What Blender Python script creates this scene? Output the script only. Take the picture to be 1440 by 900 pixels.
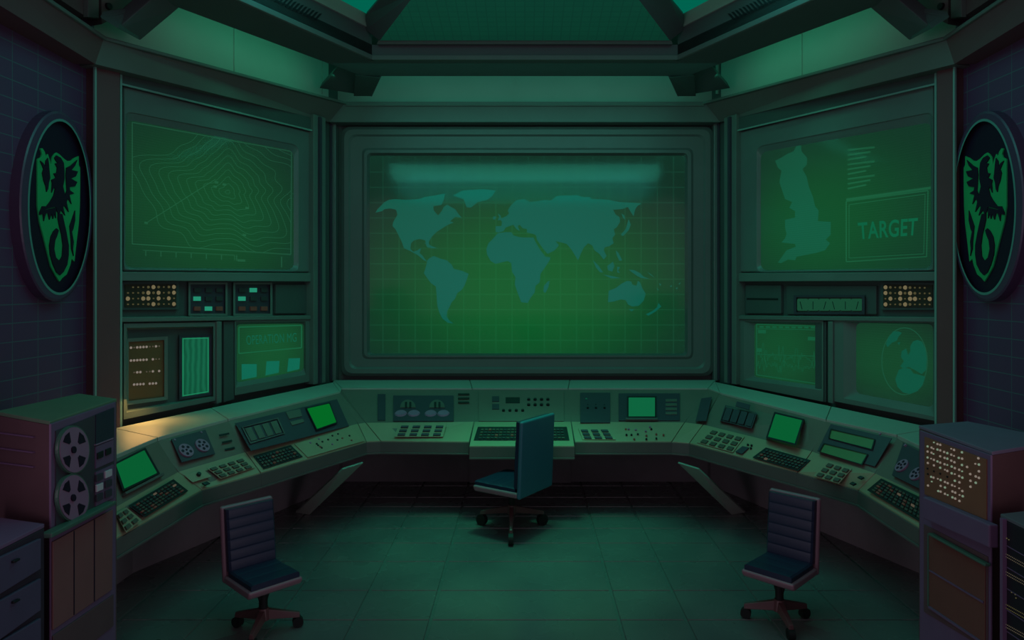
import bpy, bmesh, math, random
from mathutils import Vector, Matrix
random.seed(7)
for o in list(bpy.data.objects): bpy.data.objects.remove(o)
S = bpy.context.scene
COL = S.collection
PI = math.pi

# ------------------------------------------------------------ camera, world, exposure
CX, CY, F, H = 738.0, 400.0, 1000.0, 2.35       # principal point and focal length in pixels of a 1440x900 frame; eye height
cam = bpy.data.cameras.new('camera'); cam.sensor_width = 36; cam.lens = 36*F/1440
cam.shift_x = -(CX-720)/1440; cam.shift_y = -(450-CY)/1440
cam.clip_start = .05; cam.clip_end = 100
co = bpy.data.objects.new('camera', cam); COL.objects.link(co)
co.location = (0, 0, H); co.rotation_euler = (PI/2, 0, 0); S.camera = co
S.view_settings.view_transform = 'Standard'; S.view_settings.look = 'None'
S.view_settings.exposure = 0; S.view_settings.gamma = 1; S.view_settings.use_curve_mapping = False

def lin(c):
    if isinstance(c, str):
        c = [int(c[i:i+2], 16) for i in (0, 2, 4)]
    return tuple(((v/255)/12.92 if v/255 <= .04045 else ((v/255+.055)/1.055)**2.4) for v in c)

W = bpy.data.worlds.new('world'); S.world = W; W.use_nodes = True
W.node_tree.nodes['Background'].inputs[0].default_value = (*lin((153, 133, 148)), 1)
W.node_tree.nodes['Background'].inputs[1].default_value = .6

def area(name, loc, aim, sx, sy, power, col, spread=180):
    L = bpy.data.lights.new(name, 'AREA'); L.shape = 'RECTANGLE'; L.size = sx; L.size_y = sy
    L.energy = power; L.color = col; L.spread = math.radians(spread)
    o = bpy.data.objects.new(name, L); COL.objects.link(o); o.location = loc
    o.rotation_euler = (Vector(aim)-Vector(loc)).to_track_quat('-Z', 'Y').to_euler()
    return o
def spot(name, loc, aim, power, col, ang, blend=.6, r=.15):
    L = bpy.data.lights.new(name, 'SPOT'); L.energy = power; L.color = col; L.spot_size = math.radians(ang)
    L.spot_blend = blend; L.shadow_soft_size = r
    o = bpy.data.objects.new(name, L); COL.objects.link(o); o.location = loc
    o.rotation_euler = (Vector(aim)-Vector(loc)).to_track_quat('-Z', 'Y').to_euler()
    return o
GRN = (.16, 1, .48); TEAL = (.12, 1, .72)
LIGHTS = True
area('skylight_lamp', (0, 4.9, 5.02), (0, 4.9001, 0), 4.6, 2.6, 32, (.10, 1, .90), 180)
spot('floor_fill_spot', (0, 6.2, 4.6), (0, 6.35, 0), 300, (.08, 1, .52), 46, .8, .35)  # added spot without a fixture, brightens the floor centre
area('cove_lamp_rear', (0, 8.5, 5.28), (0, 8.5001, 0), 4.2, .6, 5, (.06, 1, .7))
for sx in (-1, 1): area('rose_fill_behind', (sx*5.8, -1, 1.6), (-sx*1.8, 7, .3), 3, 3, 50, (1, .78, .95))  # added fill, no fixture: lifts the dark under the consoles
area('cove_lamp_left', (-2.45, 7.2, 4.80), (-3.4, 7.5, 4.8), 1.9, .2, 1.9, (.06, 1, .55))
area('cove_lamp_right', (2.45, 7.2, 4.80), (3.4, 7.5, 4.8), 1.9, .2, 1.9, (.06, 1, .55))
area('rear_wall_fill', (0, 7.3, 4.58), (0, 8.8, 2.6), 4.0, .6, 13, (.08, 1, .72), 165)  # added fill for the rear wall, cornice and shelf; no fixture here
area('shelf_fill_left', (-1.75, 6.9, 4.5), (-2.5, 6.9, 1.1), .3, 1.6, 4.5, (.06, 1, .62), 95)  # this and its right twin: added fill to light the wing shelves
area('shelf_fill_right', (1.75, 6.9, 4.5), (2.5, 6.9, 1.1), .3, 1.6, 4.5, (.06, 1, .62), 95)
spot('emblem_lamp_left', (-1.9, 4.6, 4.4), (-3.5, 5.5, 3.6), 6, (.12, 1, .80), 56, .9)
spot('emblem_lamp_right', (1.9, 4.6, 4.4), (3.5, 5.5, 3.6), 6, (.12, 1, .80), 56, .9)

# ------------------------------------------------------------ materials
MATS = {}
def paint(name, rgb, rough=.55, spec=.4, metal=0., noise=.12, scale=6., bump=0.0):
    if name in MATS: return MATS[name]
    m = bpy.data.materials.new(name); m.use_nodes = True; nt = m.node_tree; b = nt.nodes['Principled BSDF']
    c = lin(rgb)
    b.inputs['Roughness'].default_value = rough; b.inputs['Metallic'].default_value = metal
    b.inputs['Specular IOR Level'].default_value = spec
    if noise:
        tc = nt.nodes.new('ShaderNodeTexCoord'); n = nt.nodes.new('ShaderNodeTexNoise')
        n.inputs['Scale'].default_value = scale; n.inputs['Detail'].default_value = 6
        r = nt.nodes.new('ShaderNodeMapRange'); r.inputs[3].default_value = 1-noise; r.inputs[4].default_value = 1+noise
        mx = nt.nodes.new('ShaderNodeVectorMath'); mx.operation = 'SCALE'; mx.inputs[0].default_value = c
        nt.links.new(tc.outputs['Object'], n.inputs['Vector']); nt.links.new(n.outputs['Fac'], r.inputs[0])
        nt.links.new(r.outputs[0], mx.inputs['Scale']); nt.links.new(mx.outputs[0], b.inputs['Base Color'])
        if bump:
            bp = nt.nodes.new('ShaderNodeBump'); bp.inputs['Strength'].default_value = bump
            bp.inputs['Distance'].default_value = .01
            nt.links.new(n.outputs['Fac'], bp.inputs['Height']); nt.links.new(bp.outputs[0], b.inputs['Normal'])
    else: b.inputs['Base Color'].default_value = (*c, 1)
    MATS[name] = m; return m

def glow(name, rgb, k=1.):
    """plain light-giving surface"""
    if name in MATS: return MATS[name]
    m = bpy.data.materials.new(name); m.use_nodes = True; nt = m.node_tree; nt.nodes.clear()
    e = nt.nodes.new('ShaderNodeEmission'); o = nt.nodes.new('ShaderNodeOutputMaterial')
    e.inputs[0].default_value = (*lin(rgb), 1); e.inputs[1].default_value = k
    nt.links.new(e.outputs[0], o.inputs[0]); MATS[name] = m; return m

def tube_glow(name, c_in, c_out, centre, rad, k=1., bars=None):
    """phosphor screen: brighter in the middle of the tube, fading to its rim"""
    if name in MATS: return MATS[name]
    m = bpy.data.materials.new(name); m.use_nodes = True; nt = m.node_tree; nt.nodes.clear()
    N = nt.nodes.new
    g = N('ShaderNodeNewGeometry'); s = N('ShaderNodeVectorMath'); s.operation = 'SUBTRACT'; s.inputs[1].default_value = centre
    d = N('ShaderNodeVectorMath'); d.operation = 'DIVIDE'; d.inputs[1].default_value = rad
    l = N('ShaderNodeVectorMath'); l.operation = 'LENGTH'
    r = N('ShaderNodeMapRange'); r.interpolation_type = 'SMOOTHSTEP'; r.inputs[1].default_value = .15; r.inputs[2].default_value = 1.15
    mx = N('ShaderNodeMix'); mx.data_type = 'RGBA'; mx.inputs[6].default_value = (*lin(c_in), 1); mx.inputs[7].default_value = (*lin(c_out), 1)
    e = N('ShaderNodeEmission'); o = N('ShaderNodeOutputMaterial'); e.inputs[1].default_value = k
    L = nt.links.new
    L(g.outputs['Position'], s.inputs[0]); L(s.outputs[0], d.inputs[0]); L(d.outputs[0], l.inputs[0]); L(l.outputs['Value'], r.inputs[0])
    L(r.outputs[0], mx.inputs[0])
    # faint scan lines
    w = N('ShaderNodeTexWave'); w.bands_direction = 'Z'; w.inputs['Scale'].default_value = 14 if not bars else 5
    if bars: w.bands_direction = bars; w.inputs['Distortion'].default_value = 3
    rr = N('ShaderNodeMapRange'); rr.inputs[3].default_value = .93 if not bars else .72; rr.inputs[4].default_value = 1.05 if not bars else 1.15
    L(g.outputs['Position'], w.inputs['Vector']); L(w.outputs['Fac'], rr.inputs[0])
    v = N('ShaderNodeVectorMath'); v.operation = 'SCALE'; L(mx.outputs[2], v.inputs[0]); L(rr.outputs[0], v.inputs['Scale'])
    L(v.outputs[0], e.inputs[0]); L(e.outputs[0], o.inputs[0]); MATS[name] = m; return m

def glass(name='screen_glass', fac=.05, rough=.13):
    if name in MATS: return MATS[name]
    m = bpy.data.materials.new(name); m.use_nodes = True; nt = m.node_tree; nt.nodes.clear()
    t = nt.nodes.new('ShaderNodeBsdfTransparent'); g = nt.nodes.new('ShaderNodeBsdfGlossy')
    g.inputs['Roughness'].default_value = rough
    mx = nt.nodes.new('ShaderNodeMixShader'); mx.inputs[0].default_value = fac; o = nt.nodes.new('ShaderNodeOutputMaterial')
    nt.links.new(t.outputs[0], mx.inputs[1]); nt.links.new(g.outputs[0], mx.inputs[2]); nt.links.new(mx.outputs[0], o.inputs[0])
    MATS[name] = m; return m

P_SHELL  = paint('console_paint', (110, 100, 92), .5, .45, noise=.10)
P_SHELF  = paint('shelf_paint', (160, 168, 158), .42, .5, noise=.08)
P_DESK   = paint('desk_paint', (150, 142, 116), .45, .5, noise=.08)
P_FACE   = paint('face_paint', (96, 96, 88), .5, .4)
P_PANEL  = paint('dark_panel', (64, 60, 72), .45, .4)
P_BLACK  = paint('black_plastic', (30, 30, 36), .4, .4)
P_KEY    = paint('key_plastic', (82, 76, 68), .5, .4, noise=0)
P_KEYD   = paint('key_dark', (60, 62, 64), .45, .4, noise=0)
P_KEYR   = paint('key_red', (150, 78, 70), .45, .4, noise=0)
P_LIP    = paint('lip_paint', (92, 90, 88), .5, .4)
P_KICK   = paint('kick_paint', (132, 128, 132), .6, .3)
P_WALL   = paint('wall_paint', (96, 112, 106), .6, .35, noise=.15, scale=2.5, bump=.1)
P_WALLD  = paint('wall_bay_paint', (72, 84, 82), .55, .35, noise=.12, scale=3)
P_FRAME  = paint('screen_frame_paint', (98, 112, 108), .42, .5, noise=.08)
P_CORN   = paint('cornice_paint', (100, 102, 98), .55, .35, noise=.12, scale=2)
P_BEAM   = paint('beam_paint', (84, 96, 96), .55, .35, noise=.10, scale=2)
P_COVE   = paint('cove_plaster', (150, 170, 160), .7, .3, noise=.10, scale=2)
P_OUTSHADE    = paint('outer_shade_paint', (100, 68, 72), .55, .35, noise=.12, scale=2)  # green light's falloff at the room's outer edges, put into the colour
P_SIDE_TRIM = paint('edge_metal', (120, 160, 150), .3, .6, noise=0)
P_REEL   = paint('reel_metal', (146, 108, 138), .35, .5, noise=.06)
P_CABB   = paint('cabinet_brown', (96, 70, 76), .55, .35)
P_CABP   = paint('cabinet_purple', (110, 84, 116), .5, .4)
P_CABG   = paint('cabinet_top_green', (96, 120, 98), .5, .4)
P_LEDGE  = paint('ledge_green', (74, 104, 92), .4, .5)
P_DOORB  = paint('door_brown', (128, 84, 86), .5, .4)
P_SEAT   = paint('chair_leather', (32, 42, 66), .35, .5, noise=.08)
P_SHELLC = paint('chair_shell', (132, 100, 112), .38, .5, noise=.06)
P_SHELLT = paint('chair_back_shell', (50, 104, 120), .35, .5, noise=.06)
P_LEG    = paint('chair_leg_brown', (92, 62, 64), .4, .5, noise=.06)
P_RUB    = paint('rubber_black', (22, 26, 26), .6, .3, noise=0)
P_RIM    = paint('plaque_rim', (78, 56, 84), .35, .5, noise=.06)
P_RIMT   = paint('plaque_rim_teal', (90, 150, 140), .3, .6, noise=0)
P_PLQ    = paint('plaque_field', (34, 18, 42), .5, .3, noise=.06)
P_CREST  = paint('crest_green', (40, 170, 100), .4, .5, noise=.06)
P_RACK   = paint('rack_black', (34, 28, 38), .5, .4)
P_RACKT  = paint('rack_top', (92, 96, 104), .4, .5)
G_WHITE  = glow('lamp_white', (136, 126, 116), .85)
G_DIM    = glow('lamp_dim', (92, 84, 70), .7)
G_TEAL   = glow('lamp_teal', (36, 138, 108), 1)
G_AMBER  = glow('lamp_amber', (112, 102, 74), 1)
G_AMBD   = glow('lamp_amber_dim', (74, 70, 46), 1)
G_SKY    = glow('skylight_glow', (0, 98, 78), 1)
GLASS    = glass()

# ------------------------------------------------------------ geometry helpers
CAM = Vector((0, 0, H))
def ray(x, y): return Vector(((x-CX)/F, 1, (CY-y)/F))
def atd(x, y, d): return CAM + ray(x, y)*d
def atz(x, y, z):
    r = ray(x, y); return CAM + r*((z-H)/r.z)

class Plane:
    """a real plane in the room; hit() finds where the sight line of a photo point meets it"""
    def __init__(s, p, n):
        s.p = Vector(p); s.n = Vector(n).normalized()
        if s.n.dot(CAM-s.p) < 0: s.n = -s.n
    def hit(s, x, y, lift=0):
        r = ray(x, y); q = s.p + s.n*lift
        return CAM + r*((q-CAM).dot(s.n)/r.dot(s.n))
def vplane(a, b):
    a = Vector((a[0], a[1], 0)); b = Vector((b[0], b[1], 0)); d = b-a
    return Plane(a, (d.y, -d.x, 0))
def fit(pts):
    c = sum(pts, Vector())/len(pts); n = Vector()
    for i in range(len(pts)):
        a, b = pts[i]-c, pts[(i+1) % len(pts)]-c; n += a.cross(b)
    return Plane(c, n)

def q(x0, y0, x1, y1): return [(x0, y0), (x1, y0), (x1, y1), (x0, y1)]
def bil(Q, u, v):
    (a, b, c, d) = Q
    return tuple((a[i]*(1-u)+b[i]*u)*(1-v) + (d[i]*(1-u)+c[i]*u)*v for i in (0, 1))
def sub(Q, u0, v0, u1, v1): return [bil(Q, u0, v0), bil(Q, u1, v0), bil(Q, u1, v1), bil(Q, u0, v1)]
def grow(Q, k):
    cx = sum(p[0] for p in Q)/len(Q); cy = sum(p[1] for p in Q)/len(Q)
    ex = max(abs(p[0]-cx) for p in Q); ey = max(abs(p[1]-cy) for p in Q)
    return [(cx+(p[0]-cx)*(1+k/ex), cy+(p[1]-cy)*(1+k/ey)) for p in Q]
def rnd(Q, r, seg=5):
    """round the corners of a pixel quad"""
    out = []; n = len(Q)
    for i in range(n):
        p = Vector(Q[i]); a = Vector(Q[i-1]); b = Vector(Q[(i+1) % n])
        da = (a-p); db = (b-p); ra = min(r, da.length*.45); rb = min(r, db.length*.45)
        s = p+da.normalized()*ra; e = p+db.normalized()*rb
        for k in range(seg+1):
            t = k/seg; w = s*(1-t)**2 + p*2*t*(1-t) + e*t*t; out.append((w.x, w.y))
    return out
def ell(cx, cy, rx, ry, n=40): return [(cx+rx*math.cos(2*PI*k/n), cy+ry*math.sin(2*PI*k/n)) for k in range(n)]

class MB:
    def __init__(s): s.v = []; s.f = []; s.sm = []
    def add(s, vs, fs, smooth=False):
        o = len(s.v); s.v += [Vector(x) for x in vs]; s.f += [[i+o for i in f] for f in fs]; s.sm += [smooth]*len(fs); return s
    def loft(s, rings, cap0=True, cap1=True, smooth=False):
        n = len(rings[0]); vs = [p for r in rings for p in r]; fs = []
        for k in range(len(rings)-1):
            for i in range(n):
                j = (i+1) % n; fs.append([k*n+i, k*n+j, (k+1)*n+j, (k+1)*n+i])
        if cap0: fs.append(list(range(n))[::-1])
        if cap1: fs.append([(len(rings)-1)*n+i for i in range(n)])
        return s.add(vs, fs, smooth)
    def slab(s, pl, poly, t=.01, lift=0., inset=None):
        """solid plate on a plane, outline given in photo points of its front"""
        fr = [pl.hit(x, y, lift+t) for x, y in poly]; bk = [p-pl.n*t for p in fr]
        return s.loft([bk, fr])
    def frame(s, pl, rings, back=None):
        """ring frame: rings = [(poly, lift)...] lofted, open in the middle"""
        n = max(len(p) for p, l in rings)
        rings = [(rnd(p, 1.2) if len(p) == 4 and n == 24 else p, l) for p, l in rings]
        R = [[pl.hit(x, y, l) for x, y in poly] for poly, l in rings]
        assert len({len(r) for r in R}) == 1
        return s.loft(R, False, False)
    def box(s, lo, hi):
        a, b = Vector(lo), Vector(hi)
        v = [(x, y, z) for x in (a.x, b.x) for y in (a.y, b.y) for z in (a.z, b.z)]
        return s.add(v, [[0, 1, 3, 2], [4, 6, 7, 5], [0, 4, 5, 1], [2, 3, 7, 6], [0, 2, 6, 4], [1, 5, 7, 3]])
    def prism(s, foot, z0, z1):
        return s.loft([[Vector((x, y, z0)) for x, y in foot], [Vector((x, y, z1)) for x, y in foot]])
    def solid(s, face, vec):
        """closed prism from a 3D polygon pushed along a vector"""
        return s.loft([[Vector(p)+Vector(vec) for p in face], [Vector(p) for p in face]])
    def cyl(s, c, axis, r, h, n=16, r2=None, smooth=True):
        c = Vector(c); ax = Vector(axis).normalized(); r2 = r if r2 is None else r2
        u = ax.orthogonal().normalized(); w = ax.cross(u)
        A = [c+(u*math.cos(2*PI*k/n)+w*math.sin(2*PI*k/n))*r for k in range(n)]
        B = [c+ax*h+(u*math.cos(2*PI*k/n)+w*math.sin(2*PI*k/n))*r2 for k in range(n)]
        return s.loft([A, B], smooth=False)
    def stroke(s, pl, pts, w, lift, t=.002, closed=False):
        """thin raised line of pixel width w"""
        if closed: pts = list(pts)+[pts[0]]
        for a, b in zip(pts, pts[1:]):
            dx, dy = b[0]-a[0], b[1]-a[1]; L = math.hypot(dx, dy)
            if L < 1e-6: continue
            nx, ny = -dy/L*w/2, dx/L*w/2
            s.add([pl.hit(a[0]+nx, a[1]+ny, lift+t), pl.hit(b[0]+nx, b[1]+ny, lift+t), pl.hit(b[0]-nx, b[1]-ny, lift+t), pl.hit(a[0]-nx, a[1]-ny, lift+t)], [[0, 1, 2, 3]])
        return s
    def tube(s, pts, rads, n=10):
        R = []
        for i, p in enumerate(pts):
            p = Vector(p); a = Vector(pts[max(i-1, 0)]); b = Vector(pts[min(i+1, len(pts)-1)])
            ax = (b-a).normalized(); u = Vector((0, 0, 1)).cross(ax)
            if u.length < .1: u = Vector((1, 0, 0))
            u.normalize(); w = ax.cross(u)
            R.append([p+(u*math.cos(2*PI*k/n)+w*math.sin(2*PI*k/n))*rads[i] for k in range(n)])
        return s.loft(R)
    def build(s, name, mat, parent=None, bevel=0., smooth=False, seg=2):
        me = bpy.data.meshes.new(name); org = Vector()
        if parent is not None: org = parent['_w'] if '_w' in parent else Vector()
        org = Vector(WORG.get(parent.name, (0, 0, 0))) if parent is not None else Vector()
        if parent is None:
            pass
        me.from_pydata([tuple(v-org) for v in s.v], [], s.f); me.update()
        bm = bmesh.new(); bm.from_mesh(me); bmesh.ops.recalc_face_normals(bm, faces=bm.faces); bm.to_mesh(me); bm.free()
        if smooth:
            for p in me.polygons: p.use_smooth = True
        me.materials.append(mat)
        o = bpy.data.objects.new(name, me); COL.objects.link(o)
        if parent is not None: o.parent = parent
        WORG[o.name] = tuple(org)
        if bevel:
            b = o.modifiers.new('bevel', 'BEVEL'); b.width = bevel; b.segments = seg; b.limit_method = 'ANGLE'; b.angle_limit = math.radians(35)
        return o
WORG = {}
def tag(o, label, cat, group=None):
    o['label'] = label; o['category'] = cat
    if group: o['group'] = group
    return o
def thing(name, label, cat, loc, group=None):
    o = bpy.data.objects.new(name, None); COL.objects.link(o); o.location = loc; o.empty_display_size = .1
    WORG[o.name] = tuple(loc); return tag(o, label, cat, group)
def struct(o): o['kind'] = 'structure'; return o
def dup(o, parent, d):
    c = o.copy(); COL.objects.link(c); c.parent = parent; c.location = Vector(o.location)+Vector(d); WORG[c.name] = WORG[o.name]; return c

def plate(name, pl, poly, mat, parent, t=.01, lift=0., bevel=0.):
    return MB().slab(pl, poly, t, lift).build(name, mat, parent, bevel)
def knob(name, pl, x, y, r, h, mat, parent, lift=0.):
    return MB().cyl(pl.hit(x, y, lift), pl.n, r, h, 14, r*.85).build(name, mat, parent)
def text_mesh(s, pl, Q, lift, fat=.012):
    cu = bpy.data.curves.new('lettering', 'FONT'); cu.body = s; cu.offset = fat; cu.space_character = 1.05
    to = bpy.data.objects.new('lettering', cu); COL.objects.link(to)
    dg = bpy.context.evaluated_depsgraph_get(); dg.update()
    me = bpy.data.meshes.new_from_object(to.evaluated_get(dg)); bpy.data.objects.remove(to)
    xs = [v.co.x for v in me.vertices]; ys = [v.co.y for v in me.vertices]
    x0, x1, y0, y1 = min(xs), max(xs), min(ys), max(ys)
    vs = [pl.hit(*bil(Q, (v.co.x-x0)/(x1-x0), 1-(v.co.y-y0)/(y1-y0)), lift) for v in me.vertices]
    fs = [list(p.vertices) for p in me.polygons]
    bpy.data.meshes.remove(me)
    return MB().add(vs, fs)
def bulge(pl, Q, lift, sag, nu=14, nv=10, r=.08):
    """convex tube glass over a screen"""
    vs = []; fs = []
    for j in range(nv+1):
        for i in range(nu+1):
            u, v = i/nu, j/nv; a, b = 2*u-1, 2*v-1
            p = pl.hit(*bil(Q, u, v), lift); vs.append(p+pl.n*sag*(1-a*a*.45*(r > 0)-b*b*.55))
    for j in range(nv):
        for i in range(nu):
            k = j*(nu+1)+i; fs.append([k, k+1, k+nu+2, k+nu+1])
    return MB().add(vs, fs)

# ------------------------------------------------------------ plan of the room
BACK = Plane((0, 9.02, 0), (0, -1, 0))
A = (-2.43, 8.85); B = (-3.56, 5.91)
WL = vplane(A, B); WR = vplane((-A[0], A[1]), (-B[0], B[1]))
SL = Plane((-3.56, 0, 0), (1, 0, 0)); SR = Plane((3.56, 0, 0), (-1, 0, 0))
MIR = 1476
def mx(pts, m=MIR): return [(m-x, y) for x, y in pts]

# ---- floor: one slab of bevelled tiles
fl = MB()
fl.box((-4.2, 1.6, -.06), (4.2, 9.3, -.012))
xs = [-3.9, -3.4, -2.84, -2.25, -1.73, -1.19, -.66, .66, 1.13, 1.72, 2.24, 2.79, 3.35, 3.9]
ds = [1.6, 2.1, 2.6, 3.1, 3.55, 4.02, 4.5, 4.98, 5.46, 6.03, 6.46, 6.85, 7.21, 7.52, 7.85, 8.3, 8.8, 9.3]
g = .006
for i in range(len(xs)-1):
    for j in range(len(ds)-1):
        x0, x1, y0, y1 = xs[i]+.011, xs[i+1]-.011, ds[j]+.004, ds[j+1]-.004; e = .004
        lo = [Vector((x0, y0, -.012)), Vector((x1, y0, -.012)), Vector((x1, y1, -.012)), Vector((x0, y1, -.012))]
        up = [Vector((x0+e, y0+e, 0)), Vector((x1-e, y0+e, 0)), Vector((x1-e, y1-e*.5, 0)), Vector((x0+e, y1-e*.5, 0))]
        fl.loft([lo, up], cap0=False)
def floor_mat():
    m = bpy.data.materials.new('polished_floor_tile'); m.use_nodes = True; nt = m.node_tree; b = nt.nodes['Principled BSDF']
    N = nt.nodes.new; L = nt.links.new
    tc = N('ShaderNodeTexCoord'); n = N('ShaderNodeTexNoise'); n.inputs['Scale'].default_value = 1.3; n.inputs['Detail'].default_value = 8
    r = N('ShaderNodeValToRGB'); r.color_ramp.elements[0].color = (*lin((88, 88, 90)), 1); r.color_ramp.elements[1].color = (*lin((104, 106, 104)), 1)
    r.color_ramp.elements[0].position = .3; r.color_ramp.elements[1].position = .7
    L(tc.outputs['Object'], n.inputs['Vector']); L(n.outputs['Fac'], r.inputs[0]); L(r.outputs[0], b.inputs['Base Color'])
    n2 = N('ShaderNodeTexNoise'); n2.inputs['Scale'].default_value = 3; mr = N('ShaderNodeMapRange'); mr.inputs[3].default_value = .20; mr.inputs[4].default_value = .34
    L(tc.outputs['Object'], n2.inputs['Vector']); L(n2.outputs['Fac'], mr.inputs[0]); L(mr.outputs[0], b.inputs['Roughness'])
    b.inputs['IOR'].default_value = 1.9
    return m
struct(fl.build('floor', floor_mat()))

# ---- walls
def side_mat():
    m = bpy.data.materials.new('panelled_side_wall'); m.use_nodes = True; nt = m.node_tree; b = nt.nodes['Principled BSDF']
    N = nt.nodes.new; L = nt.links.new
    g = N('ShaderNodeNewGeometry'); sx = N('ShaderNodeSeparateXYZ'); cx = N('ShaderNodeCombineXYZ')
    L(g.outputs['Position'], sx.inputs[0]); L(sx.outputs[1], cx.inputs[0]); L(sx.outputs[2], cx.inputs[1])
    br = N('ShaderNodeTexBrick'); br.inputs['Scale'].default_value = 1; br.offset = 0; br.inputs['Brick Width'].default_value = .26; br.inputs['Row Height'].default_value = .13
    br.inputs['Mortar Size'].default_value = .004; br.inputs['Mortar Smooth'].default_value = .3
    br.inputs['Color1'].default_value = (*lin((84, 56, 88)), 1); br.inputs['Color2'].default_value = (*lin((88, 56, 90)), 1); br.inputs['Mortar'].default_value = (*lin((78, 96, 104)), 1)
    L(cx.outputs[0], br.inputs['Vector']); L(br.outputs['Color'], b.inputs['Base Color']); b.inputs['Roughness'].default_value = .6
    return m
SIDEM = side_mat()
CEIL = 5.35
struct(MB().box((-2.6, 9.02, 0), (2.6, 9.2, CEIL)).build('wall_back', P_WALL))
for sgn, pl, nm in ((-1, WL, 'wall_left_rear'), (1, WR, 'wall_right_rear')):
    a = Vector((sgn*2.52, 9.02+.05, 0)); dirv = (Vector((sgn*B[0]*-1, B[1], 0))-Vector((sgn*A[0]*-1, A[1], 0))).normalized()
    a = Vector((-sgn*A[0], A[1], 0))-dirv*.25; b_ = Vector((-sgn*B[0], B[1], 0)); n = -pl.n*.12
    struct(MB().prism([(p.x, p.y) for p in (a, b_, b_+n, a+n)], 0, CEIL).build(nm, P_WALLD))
for sgn, nm in ((-1, 'wall_left'), (1, 'wall_right')):
    struct(MB().box((min(sgn*3.56, sgn*3.7), 2.4, 0), (max(sgn*3.56, sgn*3.7), 5.91, CEIL)).build(nm, SIDEM))
# ---- ceiling above the ring, with a lit opening
c = MB(); zc = CEIL
c.box((-3.7, 7.45, zc), (3.7, 9.2, zc+.1)); c.box((-3.7, 3.2, zc), (-2.6, 7.45, zc+.1)); c.box((2.6, 3.2, zc), (3.7, 7.45, zc+.1))
struct(c.build('ceiling', P_BEAM))

# ---- cornice band running round the room under the cove
def path3(plist): return plist
tn = 0
def trim(mb, mat, bevel=0.):
    global tn; tn += 1
    return struct(mb.build('trim_%d' % tn, mat, None, bevel))
CB, CW, CS = .28, .26, .24
for sgn in (-1, 1):
    m = (lambda x: x) if sgn < 0 else (lambda x: MIR-x)
    wp = WL if sgn < 0 else WR; sp = SL if sgn < 0 else SR
    lo1 = BACK.hit(m(463), 171.5, CB); hi1 = BACK.hit(m(486), 143, CB)
    lo2 = wp.hit(m(134), 90, CW); hi2 = wp.hit(m(147), 51, CW)
    lo3 = sp.hit(m(-120), -66, CS); hi3 = sp.hit(m(-60), -90, CS)
    lipo = .035
    for k, (l1, h1, l2, h2, pl) in enumerate(((lo1, hi1, lo2, hi2, wp), (lo2, hi2, lo3, hi3, sp))):
        n = pl.n
        mb = MB().solid([l1, l2, h2, h1], -n*.24); trim(mb, P_CORN if k == 0 else P_OUTSHADE)
        # rounded nosing along the upper edge
        up = Vector((0, 0, 1)); c1 = h1-up*.035; c2 = h2-up*.035
        trim(MB().solid([c1+n*.02, c2+n*.02, c2+up*.03+n*.02, c1+up*.03+n*.02], -n*.05), P_WALL, .008)
        l = l1-up*.0; 
l_, r_ = BACK.hit(463, 171.5, CB), BACK.hit(MIR-463, 171.5, CB); hl, hr = BACK.hit(486, 143, CB), BACK.hit(MIR-486, 143, CB)
trim(MB().solid([l_, r_, hr, hl], (0, .24, 0)), P_FRAME)
trim(MB().solid([hl-Vector((0, .02, .06)), hr-Vector((0, .02, .06)), hr-Vector((0, .02, .03)), hl-Vector((0, .02, .03))], (0, .05, 0)), P_WALL, .008)

# ---- cove wall seams (slim cover strips)
for pl, x0, y0, x1, y1, w in ((BACK, 724, 104, 724, 142, 2), (WL, 331, 36, 331, 106, 3), (WL, 455, 86, 455, 132, 3), (WR, 1126, 36, 1126, 106, 3), (WR, 1008, 86, 1008, 132, 3)):
    trim(MB().slab(pl, [(x0-w/2, y0), (x1+w/2, y0), (x1+w/2, y1), (x0-w/2, y1)], .02, 0), P_COVE)
# light plaster facing of the cove, behind the cornice
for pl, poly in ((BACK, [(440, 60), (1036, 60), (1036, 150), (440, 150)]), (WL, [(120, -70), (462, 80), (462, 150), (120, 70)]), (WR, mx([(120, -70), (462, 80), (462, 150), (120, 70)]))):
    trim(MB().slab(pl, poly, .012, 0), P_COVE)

# ---- ring beam under the skylight
ZR = 4.65
def ring_pts(sgn):
    m = (lambda x: x) if sgn < 0 else (lambda x: MIR-x)
    o1 = atz(m(510), 107, ZR); o2 = atz(m(252), 11, ZR); i1 = atz(m(523), 86, ZR); i2 = atz(m(360), 14, ZR)
    o3 = o2 + (o2-o1)*.55; o4 = Vector((o3.x+(0), 3.2, ZR)); i3 = i1+(i2-i1)*2.6; i4 = Vector((i3.x, 3.2, ZR))
    return o1, o2, o3, o4, i1, i2, i3, i4
up = Vector((0, 0, 1))
rl, rr = ring_pts(-1), ring_pts(1)
trim(MB().solid([rl[0], rr[0], rr[4], rl[4]], up*.17), P_BEAM)
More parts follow.
